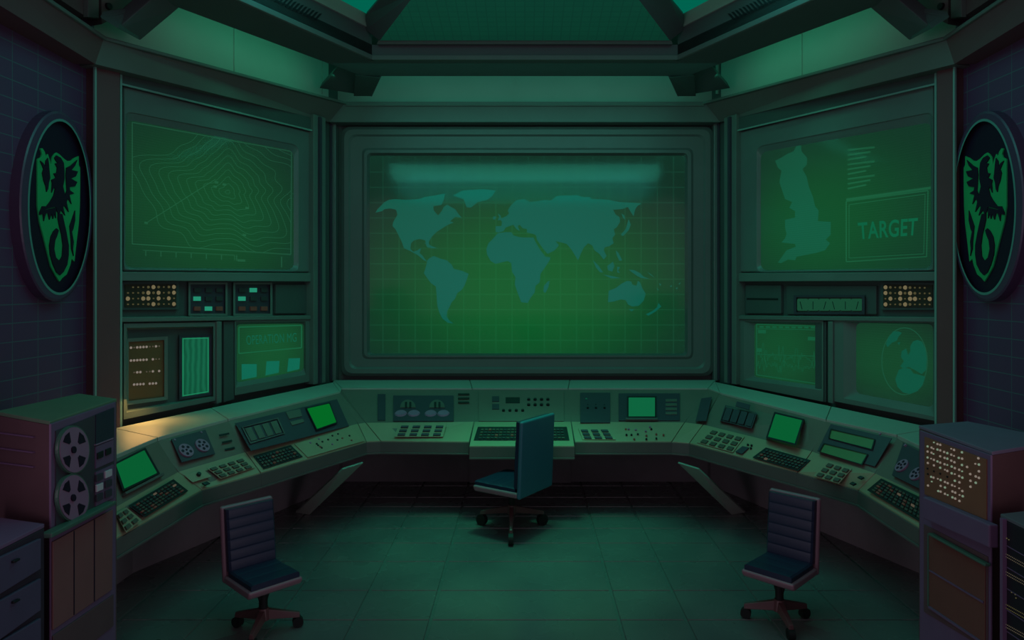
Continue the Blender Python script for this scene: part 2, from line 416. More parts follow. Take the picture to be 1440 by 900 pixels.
# stepped strip on the inner edge of the rear beam
trim(MB().solid([rl[4]+Vector((0, -.0, 0)), rr[4], rr[4]+Vector((0, -.05, .0)), rl[4]+Vector((0, -.05, 0))], up*.045), P_WALL)
za = ZR+.17
b0, b1 = atz(529, 62, za), atz(MIR-529, 62, za)
trim(MB().solid([atd(530, 62, 7.25), atd(MIR-530, 62, 7.25), atd(MIR-532, 57, 7.22), atd(532, 57, 7.22)], (0, .10, .01)), P_FRAME)
for R in (rl, rr):
    o1, o2, o3, o4, i1, i2, i3, i4 = R; s_ = 1 if R is rl else -1
    trim(MB().solid([o1, o3, i3, i1], up*.17), P_BEAM)
    trim(MB().solid([o3, o4, i4, i3], up*.17), P_BEAM)
    inn = (Vector((s_, 0, 0)))
    # bright arris at the inner lower edge
    dv = (i3-i1).normalized(); nn = Vector((dv.y, -dv.x, 0)); nn = nn if nn.x*s_ > 0 else -nn
    trim(MB().solid([i1, i3, i3+nn*.035, i1+nn*.035], up*.05), P_FRAME, .006)
    # inner upstand with vent slots
    a = i1+up*.0; bq = i3
    trim(MB().solid([i1+up*.05, i3+up*.05, i3+up*.32, i1+up*.32], -nn*.08), P_BEAM)
    # lit well band above
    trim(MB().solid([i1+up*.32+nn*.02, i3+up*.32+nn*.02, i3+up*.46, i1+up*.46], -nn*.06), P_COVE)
# bright skylight diffuser
sk = MB().box((-2.6, 3.2, 5.16), (2.6, 7.42, 5.19)).build('skylight_panel', G_SKY)
tag(sk, 'glowing emerald skylight panel above the ceiling ring', 'skylight')
# vents on the left and right upstands: slots as one grille each
for sgn in (-1, 1):
    m = (lambda x: x) if sgn < 0 else (lambda x: MIR-x)
    R = rl if sgn < 0 else rr; pl = fit([R[4], R[6], R[6]+up*.3, R[4]+up*.3])
    root = thing('ceiling_vent', 'slotted vent grille on the %s inner side of the ceiling ring' % ('left' if sgn < 0 else 'right'), 'vent', pl.hit(m(420), 20))
    n = 14
    for k in range(n):
        t = k/(n-1); x, y = 384+t*66, -12+t*31
        plate('slot', pl, [(m(x), y), (m(x+3), y), (m(x-5), y+9), (m(x-8), y+9)], P_BLACK, root, .008, .002)
# hanging hood: sloping gridded panel in the middle
def hood_mat():
    m = bpy.data.materials.new('hood_grid'); m.use_nodes = True; nt = m.node_tree; b = nt.nodes['Principled BSDF']
    N = nt.nodes.new; L = nt.links.new
    tc = N('ShaderNodeTexCoord'); br = N('ShaderNodeTexBrick'); br.offset = 0
    br.inputs['Scale'].default_value = 1; br.inputs['Brick Width'].default_value = .09; br.inputs['Row Height'].default_value = .09; br.inputs['Mortar Size'].default_value = .006
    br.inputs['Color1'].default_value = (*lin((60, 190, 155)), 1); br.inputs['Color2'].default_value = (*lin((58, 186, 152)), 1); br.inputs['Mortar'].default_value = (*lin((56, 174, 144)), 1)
    L(tc.outputs['Object'], br.inputs['Vector']); L(br.outputs['Color'], b.inputs['Base Color']); b.inputs['Roughness'].default_value = .6
    return m
hb0, hb1 = atd(534, 57, 7.2), atd(MIR-534, 57, 7.2); ht0, ht1 = atd(588, -14, 6.3), atd(MIR-588, -14, 6.3)
hood = thing('ceiling_hood', 'sloping dark green gridded hood in the middle of the ceiling ring', 'ceiling hood', (hb0+hb1)/2)
MB().solid([hb0, hb1, ht1, ht0], Vector((0, .05, .08))).build('grid_panel', hood_mat(), hood)
for m in ((lambda x: x), (lambda x: MIR-x)):
    a, b_, c_, d_ = atd(m(534), 57, 7.2), atd(m(588), -14, 6.3), atd(m(536), -4, 6.78), atd(m(514), 22, 7.2)
    e_ = atd(m(514), 42, 7.25)
    MB().solid([a, b_, c_, d_, e_], Vector((0, .06, .06))).build('hood_cheek', P_BEAM, hood)
# corner brackets between cornice and ring
for sgn in (-1, 1):
    m = (lambda x: x) if sgn < 0 else (lambda x: MIR-x)
    side = 'left' if sgn < 0 else 'right'
    f = [atd(m(476), 93, 7.9), atd(m(536), 108, 7.86), atd(m(523), 136, 8.55), atd(m(449), 124, 8.4)]
    r = thing('corner_bracket', 'dark wedge bracket in the rear %s corner under the ceiling ring' % side, 'bracket', (f[2]+f[3])/2)
    MB().solid(f, (0, .12, .1)).build('wedge', P_BEAM, r, .01)
    MB().solid([atd(m(500), 104, 7.86), atd(m(536), 108, 7.84), atd(m(523), 134, 8.5), atd(m(498), 134, 8.46)], (0, -.03, -.02)).build('cover_plate', P_WALLD, r, .008)
    f = [atd(m(166), 40, 5.55), atd(m(197), 57, 5.95), atd(m(252), 11, 5.95), atd(m(228), -14, 5.6)]
    r = thing('corner_bracket', 'dark diagonal bracket in the front %s corner under the ceiling ring' % side, 'bracket', (f[0]+f[1])/2)
    MB().solid(f, (-sgn*-.06, .05, .12)).build('wedge', P_BEAM, r, .01)
    MB().solid([atd(m(166), 40, 5.5), atd(m(196), 57, 5.9), atd(m(197), 47, 5.9), atd(m(205), 24, 5.85), atd(m(178), 18, 5.6), atd(m(140), 24, 5.4)], (0, .04, .06)).build('cover_plate', P_WALLD, r, .006)
    # pilaster panel above the side cornice
    f = [sp_ for sp_ in ()]
    spl = SL if sgn < 0 else SR
    trim(MB().slab(spl, [(m(40), -60), (m(141), -40), (m(141), 27), (m(122), 24), (m(40), -30)], .12, 0), P_CORN)
    trim(MB().slab(spl, [(m(124), -60), (m(139), -60), (m(139), 25), (m(124), 24)], .04, .12), P_WALL, .004)
    pl2 = WL if sgn < 0 else WR
    trim(MB().slab(pl2, [(m(142), -50), (m(240), -20), (m(180), 16), (m(143), 34)], .2, 0), P_CORN)
    bt = knob('ceiling_bolt', pl2, m(152), 9, .03, .02, P_BLACK, None, .2)
    tag(bt, 'small black bolt head above the front %s corner bracket' % side, 'bolt')

# ------------------------------------------------------------ pillars and rails on the rear side walls
for sgn in (-1, 1):
    m = (lambda x: x) if sgn < 0 else (lambda x: MIR-x)
    pl = WL if sgn < 0 else WR
    if sgn > 0: m = lambda x: MIR-(x if x < 150 or x > 175 else x-10)
    def tr(poly, t, lift, mat, bev=.006): trim(MB().slab(pl, [(m(x), y) for x, y in poly], t, lift), mat, bev)
    tr([(135, 88), (169, 96), (169, 700), (135, 700)], .16, 0, P_OUTSHADE)           # outer pillar
    tr([(133.5, 88), (136, 88), (136, 700), (133.5, 700)], .02, .16, P_SIDE_TRIM, 0)
    tr([(169, 100), (172, 101), (172, 600), (169, 600)], .12, 0, P_SIDE_TRIM, 0)
    tr([(441, 160), (458, 166), (458, 538), (441, 541)], .14, 0, P_WALL)        # inner pillar
    tr([(450, 164), (453, 165), (453, 538), (450, 539)], .03, .14, P_PANEL, 0)
    tr([(172, 96), (441, 166), (441, 184), (172, 119)], .10, 0, P_WALLD)         # lintel
    tr([(172, 117), (441, 183), (441, 185), (172, 119.5)], .02, .10, P_SIDE_TRIM, 0)
    tr([(172, 382), (441, 384), (441, 396), (172, 395)], .10, 0, P_WALL)         # rail below the big screen
    tr([(172, 446), (441, 443.5), (441, 449), (172, 453)], .10, 0, P_WALL)       # rail below the strip of panels
    tr([(305, 452), (312, 452), (312, 566), (305, 568)], .10, 0, P_WALL)
    tr([(315, 452), (330, 451), (330, 562), (315, 566)], .07, 0, P_WALLD)
    # back corner pilaster
    trim(MB().slab(BACK, [(m(459), 166), (m(472), 166), (m(472), 536), (m(459), 536)], .16, 0), P_FRAME, .01)
    trim(MB().slab(BACK, [(m(464), 170), (m(467), 170), (m(467), 534), (m(464), 534)], .02, .16), P_PANEL)

# ------------------------------------------------------------ main world map screen
root = thing('wall_screen', 'large main screen showing a world map on the rear wall', 'screen', (0, 9.0, 1.25))
R0 = lambda a, b, c_, d, r: rnd([(a, b), (c_, b), (c_, d), (a, d)], r, 6)
MB().frame(BACK, [(R0(480, 178, 1003, 529, 14), 0), (R0(480, 178, 1003, 529, 14), .10), (R0(484, 182, 999, 525, 14), .13), (R0(490, 189, 992, 519, 12), .13), (R0(493, 192, 989, 516, 12), .10),
                  (R0(509, 208, 975, 505, 9), .10), (R0(512, 211, 972, 502, 8), .12), (R0(516, 215, 967, 500, 7), .12), (R0(520, 219, 963, 497, 6), .05), (R0(520, 219, 963, 497, 6), 0)]).build('screen_frame', P_FRAME, root)
MAPC = tuple(BACK.hit(740, 405, 0)); MAPR = (2.35, 1, 1.55)
scr = plate('display', BACK, R0(519, 218, 964, 498, 6), tube_glow('main_tube', (14, 92, 42), (18, 48, 36), MAPC, MAPR, 1.0), root, .01, .02)
gl = MB(); k = 538.5
while k < 962: gl.stroke(BACK, [(k, 220), (k, 497)], 1.3, .031, .002); k += 22.7
k = 242
while k < 497: gl.stroke(BACK, [(520, k), (963, k)], 1.3, .031, .002); k += 21.5
gl.build('grid_lines', tube_glow('main_grid', (18, 100, 50), (22, 64, 48), MAPC, MAPR, 1.0), scr)
LAND = [
 [(528,299),(531,294),(536,289),(541,284),(547,281),(555,280),(570,281),(590,280),(597,277),(612,275),(626,272),(624,281),(621,288),(609,290),(610,296),(616,303),(621,297),(624,291),(629,288),(634,291),(640,294),(644,300),(649,306),(640,305),(633,311),(638,313),(630,316),(622,321),(614,326),(607,333),(603,340),(604,349),(600,347),(598,338),(590,336),(582,338),(578,342),(577,350),(581,354),(587,352),(592,349),(590,356),(594,359),(598,365),(601,368),(596,366),(588,359),(577,353),(568,349),(565,340),(560,330),(556,322),(552,318),(553,312),(559,302),(557,295),(549,293),(541,294),(537,297)],
 [(596,341),(602,343),(607,346),(615,349),(606,349)],
 [(637,275),(650,268),(680,266),(697,268),(692,276),(685,281),(672,284),(662,292),(656,291),(652,280)],
 [(601,366),(604,363),(610,360),(620,364),(628,366),(635,372),(638,378),(650,381),(659,385),(656,394),(653,402),(649,408),(643,412),(640,420),(635,425),(632,432),(629,437),(628,445),(632,451),(638,455),(630,454),(622,448),(618,440),(615,430),(614,415),(613,403),(606,398),(600,390),(596,384),(599,375)],
 [(693,336),(700,328),(710,326.5),(719,326.5),(722,331),(730,333.5),(738,334),(750,334),(754,342),(760,352),(767,361),(774,362),(773,366),(765,378),(760,385),(759,397),(753,402),(752,411),(746,419),(742,426),(733,425),(728,412),(724,400),(725,390),(720,382),(719,370),(714,367),(705,369),(697,371),(690,367),(685,358),(684,350),(687,342)],
 [(773,395),(771,404),(767,412),(764,410),(765,402),(770,396)],
 [(697,326),(697,318),(705,318),(706,312),(703,308),(712,304),(716,300),(714,296),(719,288),(727,281),(738,280),(745,284),(755,283),(765,281),(775,282),(782,276),(790,275),(805,275),(812,274),(818,277),(830,277),(832,280),(855,281),(870,284),(885,285),(902,286),(896,290),(893,295),(891,304),(887,298),(883,291),(875,294),(862,295),(866,302),(871,305),(872,312),(867,320),(863,322),(865,330),(861,335),(863,342),(857,346),(850,348),(849,352),(853,360),(849,365),(843,357),(836,352),(833,345),(827,342),(821,348),(817,356),(813,366),(808,358),(803,350),(797,343),(790,341),(781,339),(786,345),(780,352),(770,357),(764,350),(759,343),(755,337),(754,331),(750,329),(741,327),(741,322),(735,321),(731,316),(728,318),(731,325),(726,322),(722,316),(716,318),(711,320),(708,325),(701,327)],
 [(700,300),(704,303),(705,309),(700,310),(702,305)], [(694,304),(698,305),(696,309),(693,308)],
 [(884,308),(887,316),(884,324),(876,332),(873,330),(880,322),(882,315)], [(874,300),(878,303),(879,309),(876,306)],
 [(834,366),(842,374),(848,383),(844,383),(838,376)], [(854,374),(862,368),(864,374),(861,382),(855,380)], [(848,386),(860,388),(873,391),(860,391.5)],
 [(868,375),(872,376),(869,380),(872,384),(868,383)], [(866,352),(870,356),(875,366),(871,367),(867,358)],
 [(884,379),(892,380),(900,384),(905,389),(913,392),(902,391),(896,388),(889,383)], [(910,382),(916,386),(921,391),(914,386)],
 [(856,409),(866,405),(874,399),(882,395),(888,396),(889,400),(895,402),(897,395),(900,397),(903,405),(908,413),(905,423),(898,430),(889,431),(883,428),(880,422),(873,421),(863,424),(855,425)],
 [(884,434.5),(892,435),(888,438)], [(908,442),(918,437),(924,432),(926,426),(930,431),(922,438),(912,444)],
 [(923,404),(927,408),(925,408)], [(927,398),(930,400),(928,402)], [(942,402),(945,401),(944,404)], [(950,405),(953,404),(952,407)], [(954,399),(957,397),(956,400)]]
lm = MB()
for poly in LAND: lm.slab(BACK, poly, .002, .0335)
lm.build('land_map', tube_glow('main_land', (12, 96, 80), (10, 88, 70), MAPC, MAPR, 1.0), scr)
bulge(BACK, q(521, 220, 962, 496), .045, .21, 20, 24, 0).build('screen_glass', GLASS, root, smooth=True)

# ------------------------------------------------------------ wing screens
def crt(pl, root, outer, mid, inner, lift, mat, gmat=None, sag=.05, fr=P_FRAME, r=10):
    """deep set tube: frame lofted from outer to inner, display and glass"""
    MB().frame(pl, [(rnd(outer, 3), .0), (rnd(outer, 3), lift), (rnd(grow(outer, -2), 3), lift+.012), (rnd(mid, r), lift+.012), (rnd(grow(mid, -2), r), lift), (rnd(inner, r), .035), (rnd(inner, r), 0)]).build('screen_frame', fr, root)
    d = plate('display', pl, rnd(grow(inner, .6), r), mat, root, .01, .015)
    return d

# left: contour map
root = thing('wall_screen', 'big screen with a contour line map on the left rear wall', 'screen', WL.hit(300, 380))
inn = [(178, 168), (413, 212), (413, 379), (176, 376)]
c_l = tuple(WL.hit(300, 300)); 
d = crt(WL, root, [(173, 121), (440, 186), (440, 383), (173, 381)], [(176, 156), (420, 204), (420, 382), (174, 379)], inn, .06,
        tube_glow('contour_tube', (22, 76, 42), (20, 52, 38), c_l, (1.0, 1.6, 1.0), 1.))
box = [(186, 172), (410, 213), (409, 358), (186, 343)]
def fld(u, v):
    du, dv = u-.60, (v-.47)*.82; a = math.atan2(dv, du); r = math.hypot(du, dv)
    w = 1+.16*math.sin(3*a+2.4)+.09*math.sin(5*a+.6)+.05*math.sin(9*a)+.03*math.sin(14*a+1)
    return 1.12-2.1*(r*w)**.82+.3*math.exp(-((u-1.02)/.12)**2-((v-.2)/.16)**2)+.10*math.sin(7*v-3*u)*r
ct = MB(); nu, nv = 56, 42
for lev in [-.05+.1*k for k in range(12)]:
    for i in range(nu):
        for j in range(nv):
            cs = [(i/nu, j/nv), ((i+1)/nu, j/nv), ((i+1)/nu, (j+1)/nv), (i/nu, (j+1)/nv)]
            fv = [fld(*c0)-lev for c0 in cs]; pts = []
            for a in range(4):
                b_ = (a+1) % 4
                if (fv[a] < 0) != (fv[b_] < 0):
                    t = fv[a]/(fv[a]-fv[b_]); pts.append((cs[a][0]+(cs[b_][0]-cs[a][0])*t, cs[a][1]+(cs[b_][1]-cs[a][1])*t))
            if len(pts) >= 2: ct.stroke(WL, [bil(box, *pts[0]), bil(box, *pts[1])], .75, .0275, .001)
L_LINE = tube_glow('contour_lines', (32, 94, 60), (30, 76, 56), c_l, (1.0, 1.6, 1.0), 1.)
ct.build('contour_lines', L_LINE, d)
bx = MB().stroke(WL, box, 1.4, .0275, .001, True)
bx.stroke(WL, [(201, 352), (330, 359), (330, 366)], 1.0, .0275, .001)
for k in range(7): bx.stroke(WL, [(205+k*21.3, 352+k*1.1), (205+k*21.3, 360+k*1.1)], 1.4, .0275, .001)
bx.stroke(WL, [(208, 312), (303, 252)], 1.0, .0275, .001)
for x, y in ((203, 313), (302, 256), (313, 259), (345, 292), (341, 330), (300, 262)): bx.stroke(WL, [(x, y), (x+5, y+1)], 3, .0275, .001)
bx.stroke(WL, [(334, 366), (345, 366.5)], 3, .0275, .001); bx.stroke(WL, [(396, 361), (396, 376)], 1.6, .0275, .001)
bx.build('map_border', L_LINE, d)
bulge(WL, grow(inn, -1), .04, .11, 14, 20, 0).build('screen_glass', GLASS, root, smooth=True)

# right: britain and target box
root = thing('wall_screen', 'big screen with an island map and the word TARGET on the right rear wall', 'screen', WR.hit(1180, 380))
inn = [(1070, 216), (1313, 178), (1313, 376), (1070, 380)]
c_r = tuple(WR.hit(1160, 310))
d = crt(WR, root, [(1037, 186), (1314, 118), (1314, 381), (1037, 383)], [(1064, 206), (1312, 157), (1312, 380), (1064, 383)], [(1070, 214), (1309, 172), (1309, 377), (1070, 380)], .06,
        tube_glow('target_tube', (20, 80, 44), (20, 56, 40), c_r, (1.0, 1.6, .9), 1.))
UK = [(1122,201),(1126,201),(1127,213),(1135,222),(1134,232),(1128,238),(1134,248),(1137,262),(1143,277),(1146,290),(1151,296),(1150,311),(1168,312),(1168,330),(1161,337),(1167,342),(1160,352),(1146,356),(1130,359),(1120,361),(1118,366),(1108,365),(1098,370),(1094,369),(1106,352),(1119,347),(1118,343),(1099,341),(1104,335),(1106,329),(1104,320),(1104,309),(1118,306),(1118,297),(1110,292),(1114,284),(1104,280),(1100,268),(1096,256),(1099,240),(1094,236),(1090,226),(1098,222),(1108,216),(1116,213)]
MB().slab(WR, UK, .002, .026).build('island_map', tube_glow('target_land', (22, 92, 66), (22, 80, 58), c_r, (1.0, 1.6, .9), 1.), d)
tb = MB().stroke(WR, [(1190, 283), (1305, 268), (1303, 361), (1190, 368)], 1.6, .0275, .001, True)
tb.stroke(WR, [(1194, 288), (1301, 273), (1299, 357), (1194, 363)], 1.0, .0275, .001, True)
tb.stroke(WR, [(1190, 281), (1310, 264)], 4, .0275, .001)
for k in range(9): tb.stroke(WR, [(1192, 211+k*6.8), (1230-(k % 3)*6, 207+k*6.6)], 2.6, .0275, .001)
TL = tube_glow('target_lines', (28, 98, 62), (26, 82, 56), c_r, (1.0, 1.6, .9), 1.)
tb.build('target_box', TL, d)
text_mesh('TARGET', WR, [(1206, 313), (1291, 306), (1289, 331), (1208, 337)], .029, .02).build('target_lettering', glow('target_text', (14, 98, 66), 1.), d)
bulge(WR, [(1071, 215), (1308, 173), (1308, 376), (1071, 379)], .04, .11, 14, 20, 0).build('screen_glass', GLASS, root, smooth=True)

# ------------------------------------------------------------ indicator strip under the big screens
def lamp_panel(pl, Q, label, pat):
    root = thing('lamp_panel', label, 'lamp panel', pl.hit(*Q[3]))
    plate('backplate', pl, grow(Q, 4), P_WALLD, root, .03, 0., .004)
    plate('lamp_field', pl, Q, paint('lamp_field', (62, 52, 44), .5, .3, noise=0), root, .008, .03)
    for j, row in enumerate(pat):
        for i, ch in enumerate(row):
            if ch == ' ': continue
            x, y = bil(Q, (i+.5)/len(row), (j+.5)/len(pat))
            r = {'O': .019, 'o': .012, '.': .007}[ch]
            knob('lamp', pl, x, y, r, .008, G_AMBER if ch == 'O' else G_AMBD, root, .038)
PATL = [' ...oOo.oO', '...oOoO.oO', 'O..OO.O.O.', '....oOo..O']
lamp_panel(WL, [(176, 400), (248, 399.5), (248, 431.5), (176, 432)], 'amber lit lamp panel under the left rear big screen', PATL)
lamp_panel(WR, [(1242, 400), (1311, 401), (1311, 432), (1242, 432)], 'amber lit lamp panel under the right rear big screen', [r[::-1] for r in PATL])
def switch_panel(x0, lit, label):
    root = thing('switch_panel', label, 'switch panel', WL.hit(x0, 441), 'switch panels')
    Q = q(x0, 400, x0+49, 441)
    MB().frame(WL, [(grow(Q, 3), 0), (grow(Q, 3), .035), (Q, .035), (Q, .012)]).build('panel_frame', P_WALL, root)
    plate('panel_face', WL, Q, P_PANEL, root, .012, 0)
    for j, y in enumerate((408, 420, 434)):
        for i, dx in enumerate((10, 26, 41)):
            w = [(x0+dx-4.5, y-3), (x0+dx+4.5, y-3), (x0+dx+4.5, y+3), (x0+dx-4.5, y+3)]
            if (i, j) in lit: plate('lit_button', WL, w, G_TEAL, root, .015, .012)
            else: plate('button', WL, w, P_KEYR if j == 2 else P_KEYD, root, .015, .012, .002)
switch_panel(268, [(0, 1), (1, 2)], 'nine button switch panel beside the left amber lamp panel')
switch_panel(331, [(0, 1), (1, 0)], 'nine button switch panel above the OPERATION screen')
bl = MB().slab(WL, [(388, 400), (438, 400), (438, 441), (388, 441)], .04, 0).build('blank_panel', P_WALLD, None, .006)
tag(bl, 'blank grey panel at the right end of the left indicator strip', 'panel')
bl = thing('blank_panel', 'blank grey panel with a slot at the left end of the right indicator strip', 'panel', WR.hit(1074, 441))
plate('cover', WR, [(1048, 401), (1098, 401), (1098, 441), (1048, 441)], P_WALLD, bl, .04, 0, .006)
plate('slot', WR, [(1050, 419), (1094, 419.5), (1094, 422), (1050, 421.5)], P_BLACK, bl, .004, .04)
mt = thing('meter_panel', 'row of small green meters under the TARGET screen', 'meter panel', WR.hit(1165, 441))
plate('panel_face', WR, [(1106, 402), (1232, 402), (1232, 442), (1106, 442)], P_WALLD, mt, .03, 0, .005)
MB().frame(WR, [(q(1116, 415, 1216, 442), .03), (q(1116, 415, 1216, 442), .055), (q(1120, 418, 1212, 439), .055), (q(1120, 418, 1212, 439), .03)]).build('meter_bezel', P_PANEL, mt)
MG = glow('meter_green', (24, 72, 50), 1)
for k in range(6):
    x = 1121+k*15.2; mm = plate('meter', WR, rnd(q(x, 420, x+14, 437), 2, 2), MG, mt, .012, .032)
    MB().stroke(WR, [(x+7, 435), (x+4+k % 3*3, 424)], 1, .045, .001).build('needle', P_BLACK, mm)

# ------------------------------------------------------------ lower bays, left
root = thing('readout_bay', 'recessed bay with amber punch readout and green bar scope on left rear wall', 'instrument bay', WL.hit(240, 565))
MB().frame(WL, [([(174, 455), (304, 453), (304, 563), (174, 590)], 0), ([(174, 455), (304, 453), (304, 563), (174, 590)], .08), ([(178, 461), (300, 459), (300, 558), (178, 580)], .08), ([(180, 464), (298, 461), (298, 556), (180, 576)], .02)]).build('bay_frame', P_WALL, root)
plate('bay_panel', WL, [(178, 461), (300, 459), (300, 558), (178, 580)], P_WALLD, root, .02, 0)
rq = [(181, 481), (231, 478), (231, 558), (181, 564)]
MB().frame(WL, [([(177, 476), (236, 473), (236, 562), (177, 570)], .02), ([(177, 476), (236, 473), (236, 562), (177, 570)], .05), (rq, .045), (rq, .02)]).build('readout_frame', P_WALL, root)
rd = plate('readout', WL, rq, paint('readout_brown', (112, 84, 58), .5, .3), root, .01, .02)
for j, (y0, row) in enumerate(((489, 'O.OOOOo.Oo'), (507, 'OOOOOO Ooo'), (524, ' .OO ooO O'), (541, ' OOOO OOO '))):
    for i, ch in enumerate(row):
        if ch in ' ': continue
        x = 184+i*4.4; y = y0+ (-.25)*i
        knob('readout_lamp', WL, x, y, .011 if ch == 'O' else .007, .006, G_WHITE if ch == 'O' else G_DIM, rd, .03)
sq = [(256, 475), (294, 474), (294, 552), (256, 558)]
MB().frame(WL, [(grow(sq, 4), .02), (grow(sq, 4), .05), (sq, .045), (sq, .02)]).build('scope_frame', P_PANEL, root)
sc = plate('scope_screen', WL, sq, tube_glow('bar_scope', (20, 94, 66), (8, 66, 38), tuple(WL.hit(276, 505)), (.5, .6, .9), 1.0, 'Y'), root, .01, .02)
MB().stroke(WL, grow(sq, -1.5), 1.2, .032, .001, True).build('scope_border', glow('scope_line', (30, 130, 90), 1), sc)

root = thing('monitor', 'green monitor reading OPERATION with three squares below on the left rear wall', 'monitor', WL.hit(380, 545))
mq = [(333, 456), (427, 455), (427, 521), (333, 538)]
MB().frame(WL, [([(330, 451), (438, 449), (438, 536), (330, 556)], 0), ([(330, 451), (438, 449), (438, 536), (330, 556)], .08), ([(331, 453), (430, 452), (430, 527), (331, 545)], .08), (rnd(mq, 5), .04), (rnd(mq, 5), 0)]).build('screen_frame', P_WALL, root)
d = plate('display', WL, rnd(grow(mq, .5), 5), tube_glow('operation_tube', (22, 82, 46), (20, 60, 38), tuple(WL.hit(378, 495)), (.6, .8, .6), 1.), root, .01, .015)
ml = MB().stroke(WL, [(336, 460), (424, 457.5), (424, 489), (336, 497)], 1.6, .026, .001, True)
ml.build('title_box', glow('operation_lines', (24, 96, 62), 1.), d)
text_mesh('OPERATION MG', WL, [(346, 472), (417, 468), (417, 480.5), (347, 485)], .028, .0).build('title_lettering', glow('operation_text', (18, 94, 70), 1.), d)
for Qs in ([(340, 512), (361, 512), (361, 530), (340, 534)], [(375, 508), (393, 507.5), (392, 524), (373.5, 528)], [(406, 504), (422, 503.5), (421, 519), (404, 523)]):
    plate('square', WL, Qs, glow('operation_square', (16, 104, 82), 1.), d, .002, .026)
bulge(WL, grow(mq, -1), .03, .02, 8, 6).build('screen_glass', glass('small_glass', .05, .15), root, smooth=True)

# ------------------------------------------------------------ lower bays, right
root = thing('monitor', 'green waveform monitor below the small meters on the right rear wall', 'monitor', WR.hit(1105, 550))
mq = [(1061, 455), (1154, 457), (1154, 543), (1061, 530)]
MB().frame(WR, [([(1038, 449), (1158, 451), (1158, 565), (1038, 541)], 0), ([(1038, 449), (1158, 451), (1158, 565), (1038, 541)], .08), ([(1046, 452), (1156, 453.5), (1156, 549), (1046, 534)], .08), (rnd(mq, 4), .04), (rnd(mq, 4), 0)]).build('screen_frame', P_WALL, root)
d = plate('display', WR, rnd(grow(mq, .5), 4), tube_glow('wave_tube', (20, 76, 44), (20, 58, 36), tuple(WR.hit(1100, 495)), (.6, .8, .6), 1.), root, .01, .015)
wv = MB().stroke(WR, [(1064, 456), (1151, 459), (1151, 540), (1064, 527)], 1.2, .026, .001, True).stroke(WR, [(1064, 462), (1151, 464)], 1, .026, .001).stroke(WR, [(1064, 498), (1151, 501)], .8, .026, .001)
random.seed(3)
for base, amp in ((498, 22), (512, 14)):
    pts = [(1065+i*1.45, base+ (random.random()-.5)*amp*(1+.6*math.sin(i*.35))+i*.09) for i in range(60)]
    wv.stroke(WR, pts, .6, .026, .001)
for (x0, x1, y) in ((1066, 1077, 466), (1136, 1147, 476), (1064, 1071, 492)): wv.stroke(WR, [(x0, y), (x1, y+.5)], 5, .027, .001)
for k in range(9): wv.stroke(WR, [(1068+k*9, 459.5+k*.15), (1074+k*9, 459.7+k*.15)], 2.2, .027, .001)
wv.build('waveform', glow('wave_lines', (20, 88, 58), 1.), d)
bulge(WR, grow(mq, -1), .03, .02, 8, 6).build('screen_glass', MATS['small_glass'], root, smooth=True)

root = thing('monitor', 'monitor showing a globe on the right rear wall beside the front pillar', 'monitor', WR.hit(1255, 580))
mq = [(1204, 454), (1312, 456), (1312, 573), (1204, 553)]
MB().frame(WR, [([(1172, 450), (1315, 452), (1315, 592), (1172, 564)], 0), ([(1172, 450), (1315, 452), (1315, 592), (1172, 564)], .08), ([(1186, 453), (1314, 454), (1314, 586), (1186, 560)], .08), (rnd(mq, 8), .03), (rnd(mq, 8), 0)]).build('screen_frame', P_WALL, root)
GC = tuple(WR.hit(1250, 506))
d = plate('display', WR, rnd(grow(mq, .5), 8), tube_glow('globe_tube', (22, 72, 44), (22, 46, 36), GC, (.7, .9, .5), 1.), root, .01, .015)
gb = MB().stroke(WR, ell(1272, 508, 32, 47, 48), 1.1, .026, .001, True)
gb.build('globe_outline', glow('globe_line', (26, 84, 60), 1.), d)
gb = MB()
for P in ([(1246,484),(1249,475),(1256,466),(1263,466),(1268,468),(1263,474),(1261,479),(1254,482),(1248,488)],
          [(1262,482),(1266,481),(1264,485)],
          [(1277,500),(1274,490),(1268,494),(1267,502),(1271,508),(1266,515),(1270,518),(1278,516),(1286,520),(1296,526),(1302,520),(1303.5,505),(1301,490),(1296,480),(1290,478),(1284,480),(1280,487),(1280,494)],
          [(1264,520),(1272,517),(1280,519),(1284,525),(1296,528),(1301,530),(1297,542),(1290,550),(1280,554),(1270,552),(1262,544),(1259,533)]):
    gb.slab(WR, [(min(x, 1303), y) for x, y in P], .002, .026)
gb.build('globe_land', glow('globe_land', (16, 84, 64), 1.), d)
bulge(WR, grow(mq, -1), .03, .03, 8, 6).build('screen_glass', MATS['small_glass'], root, smooth=True)

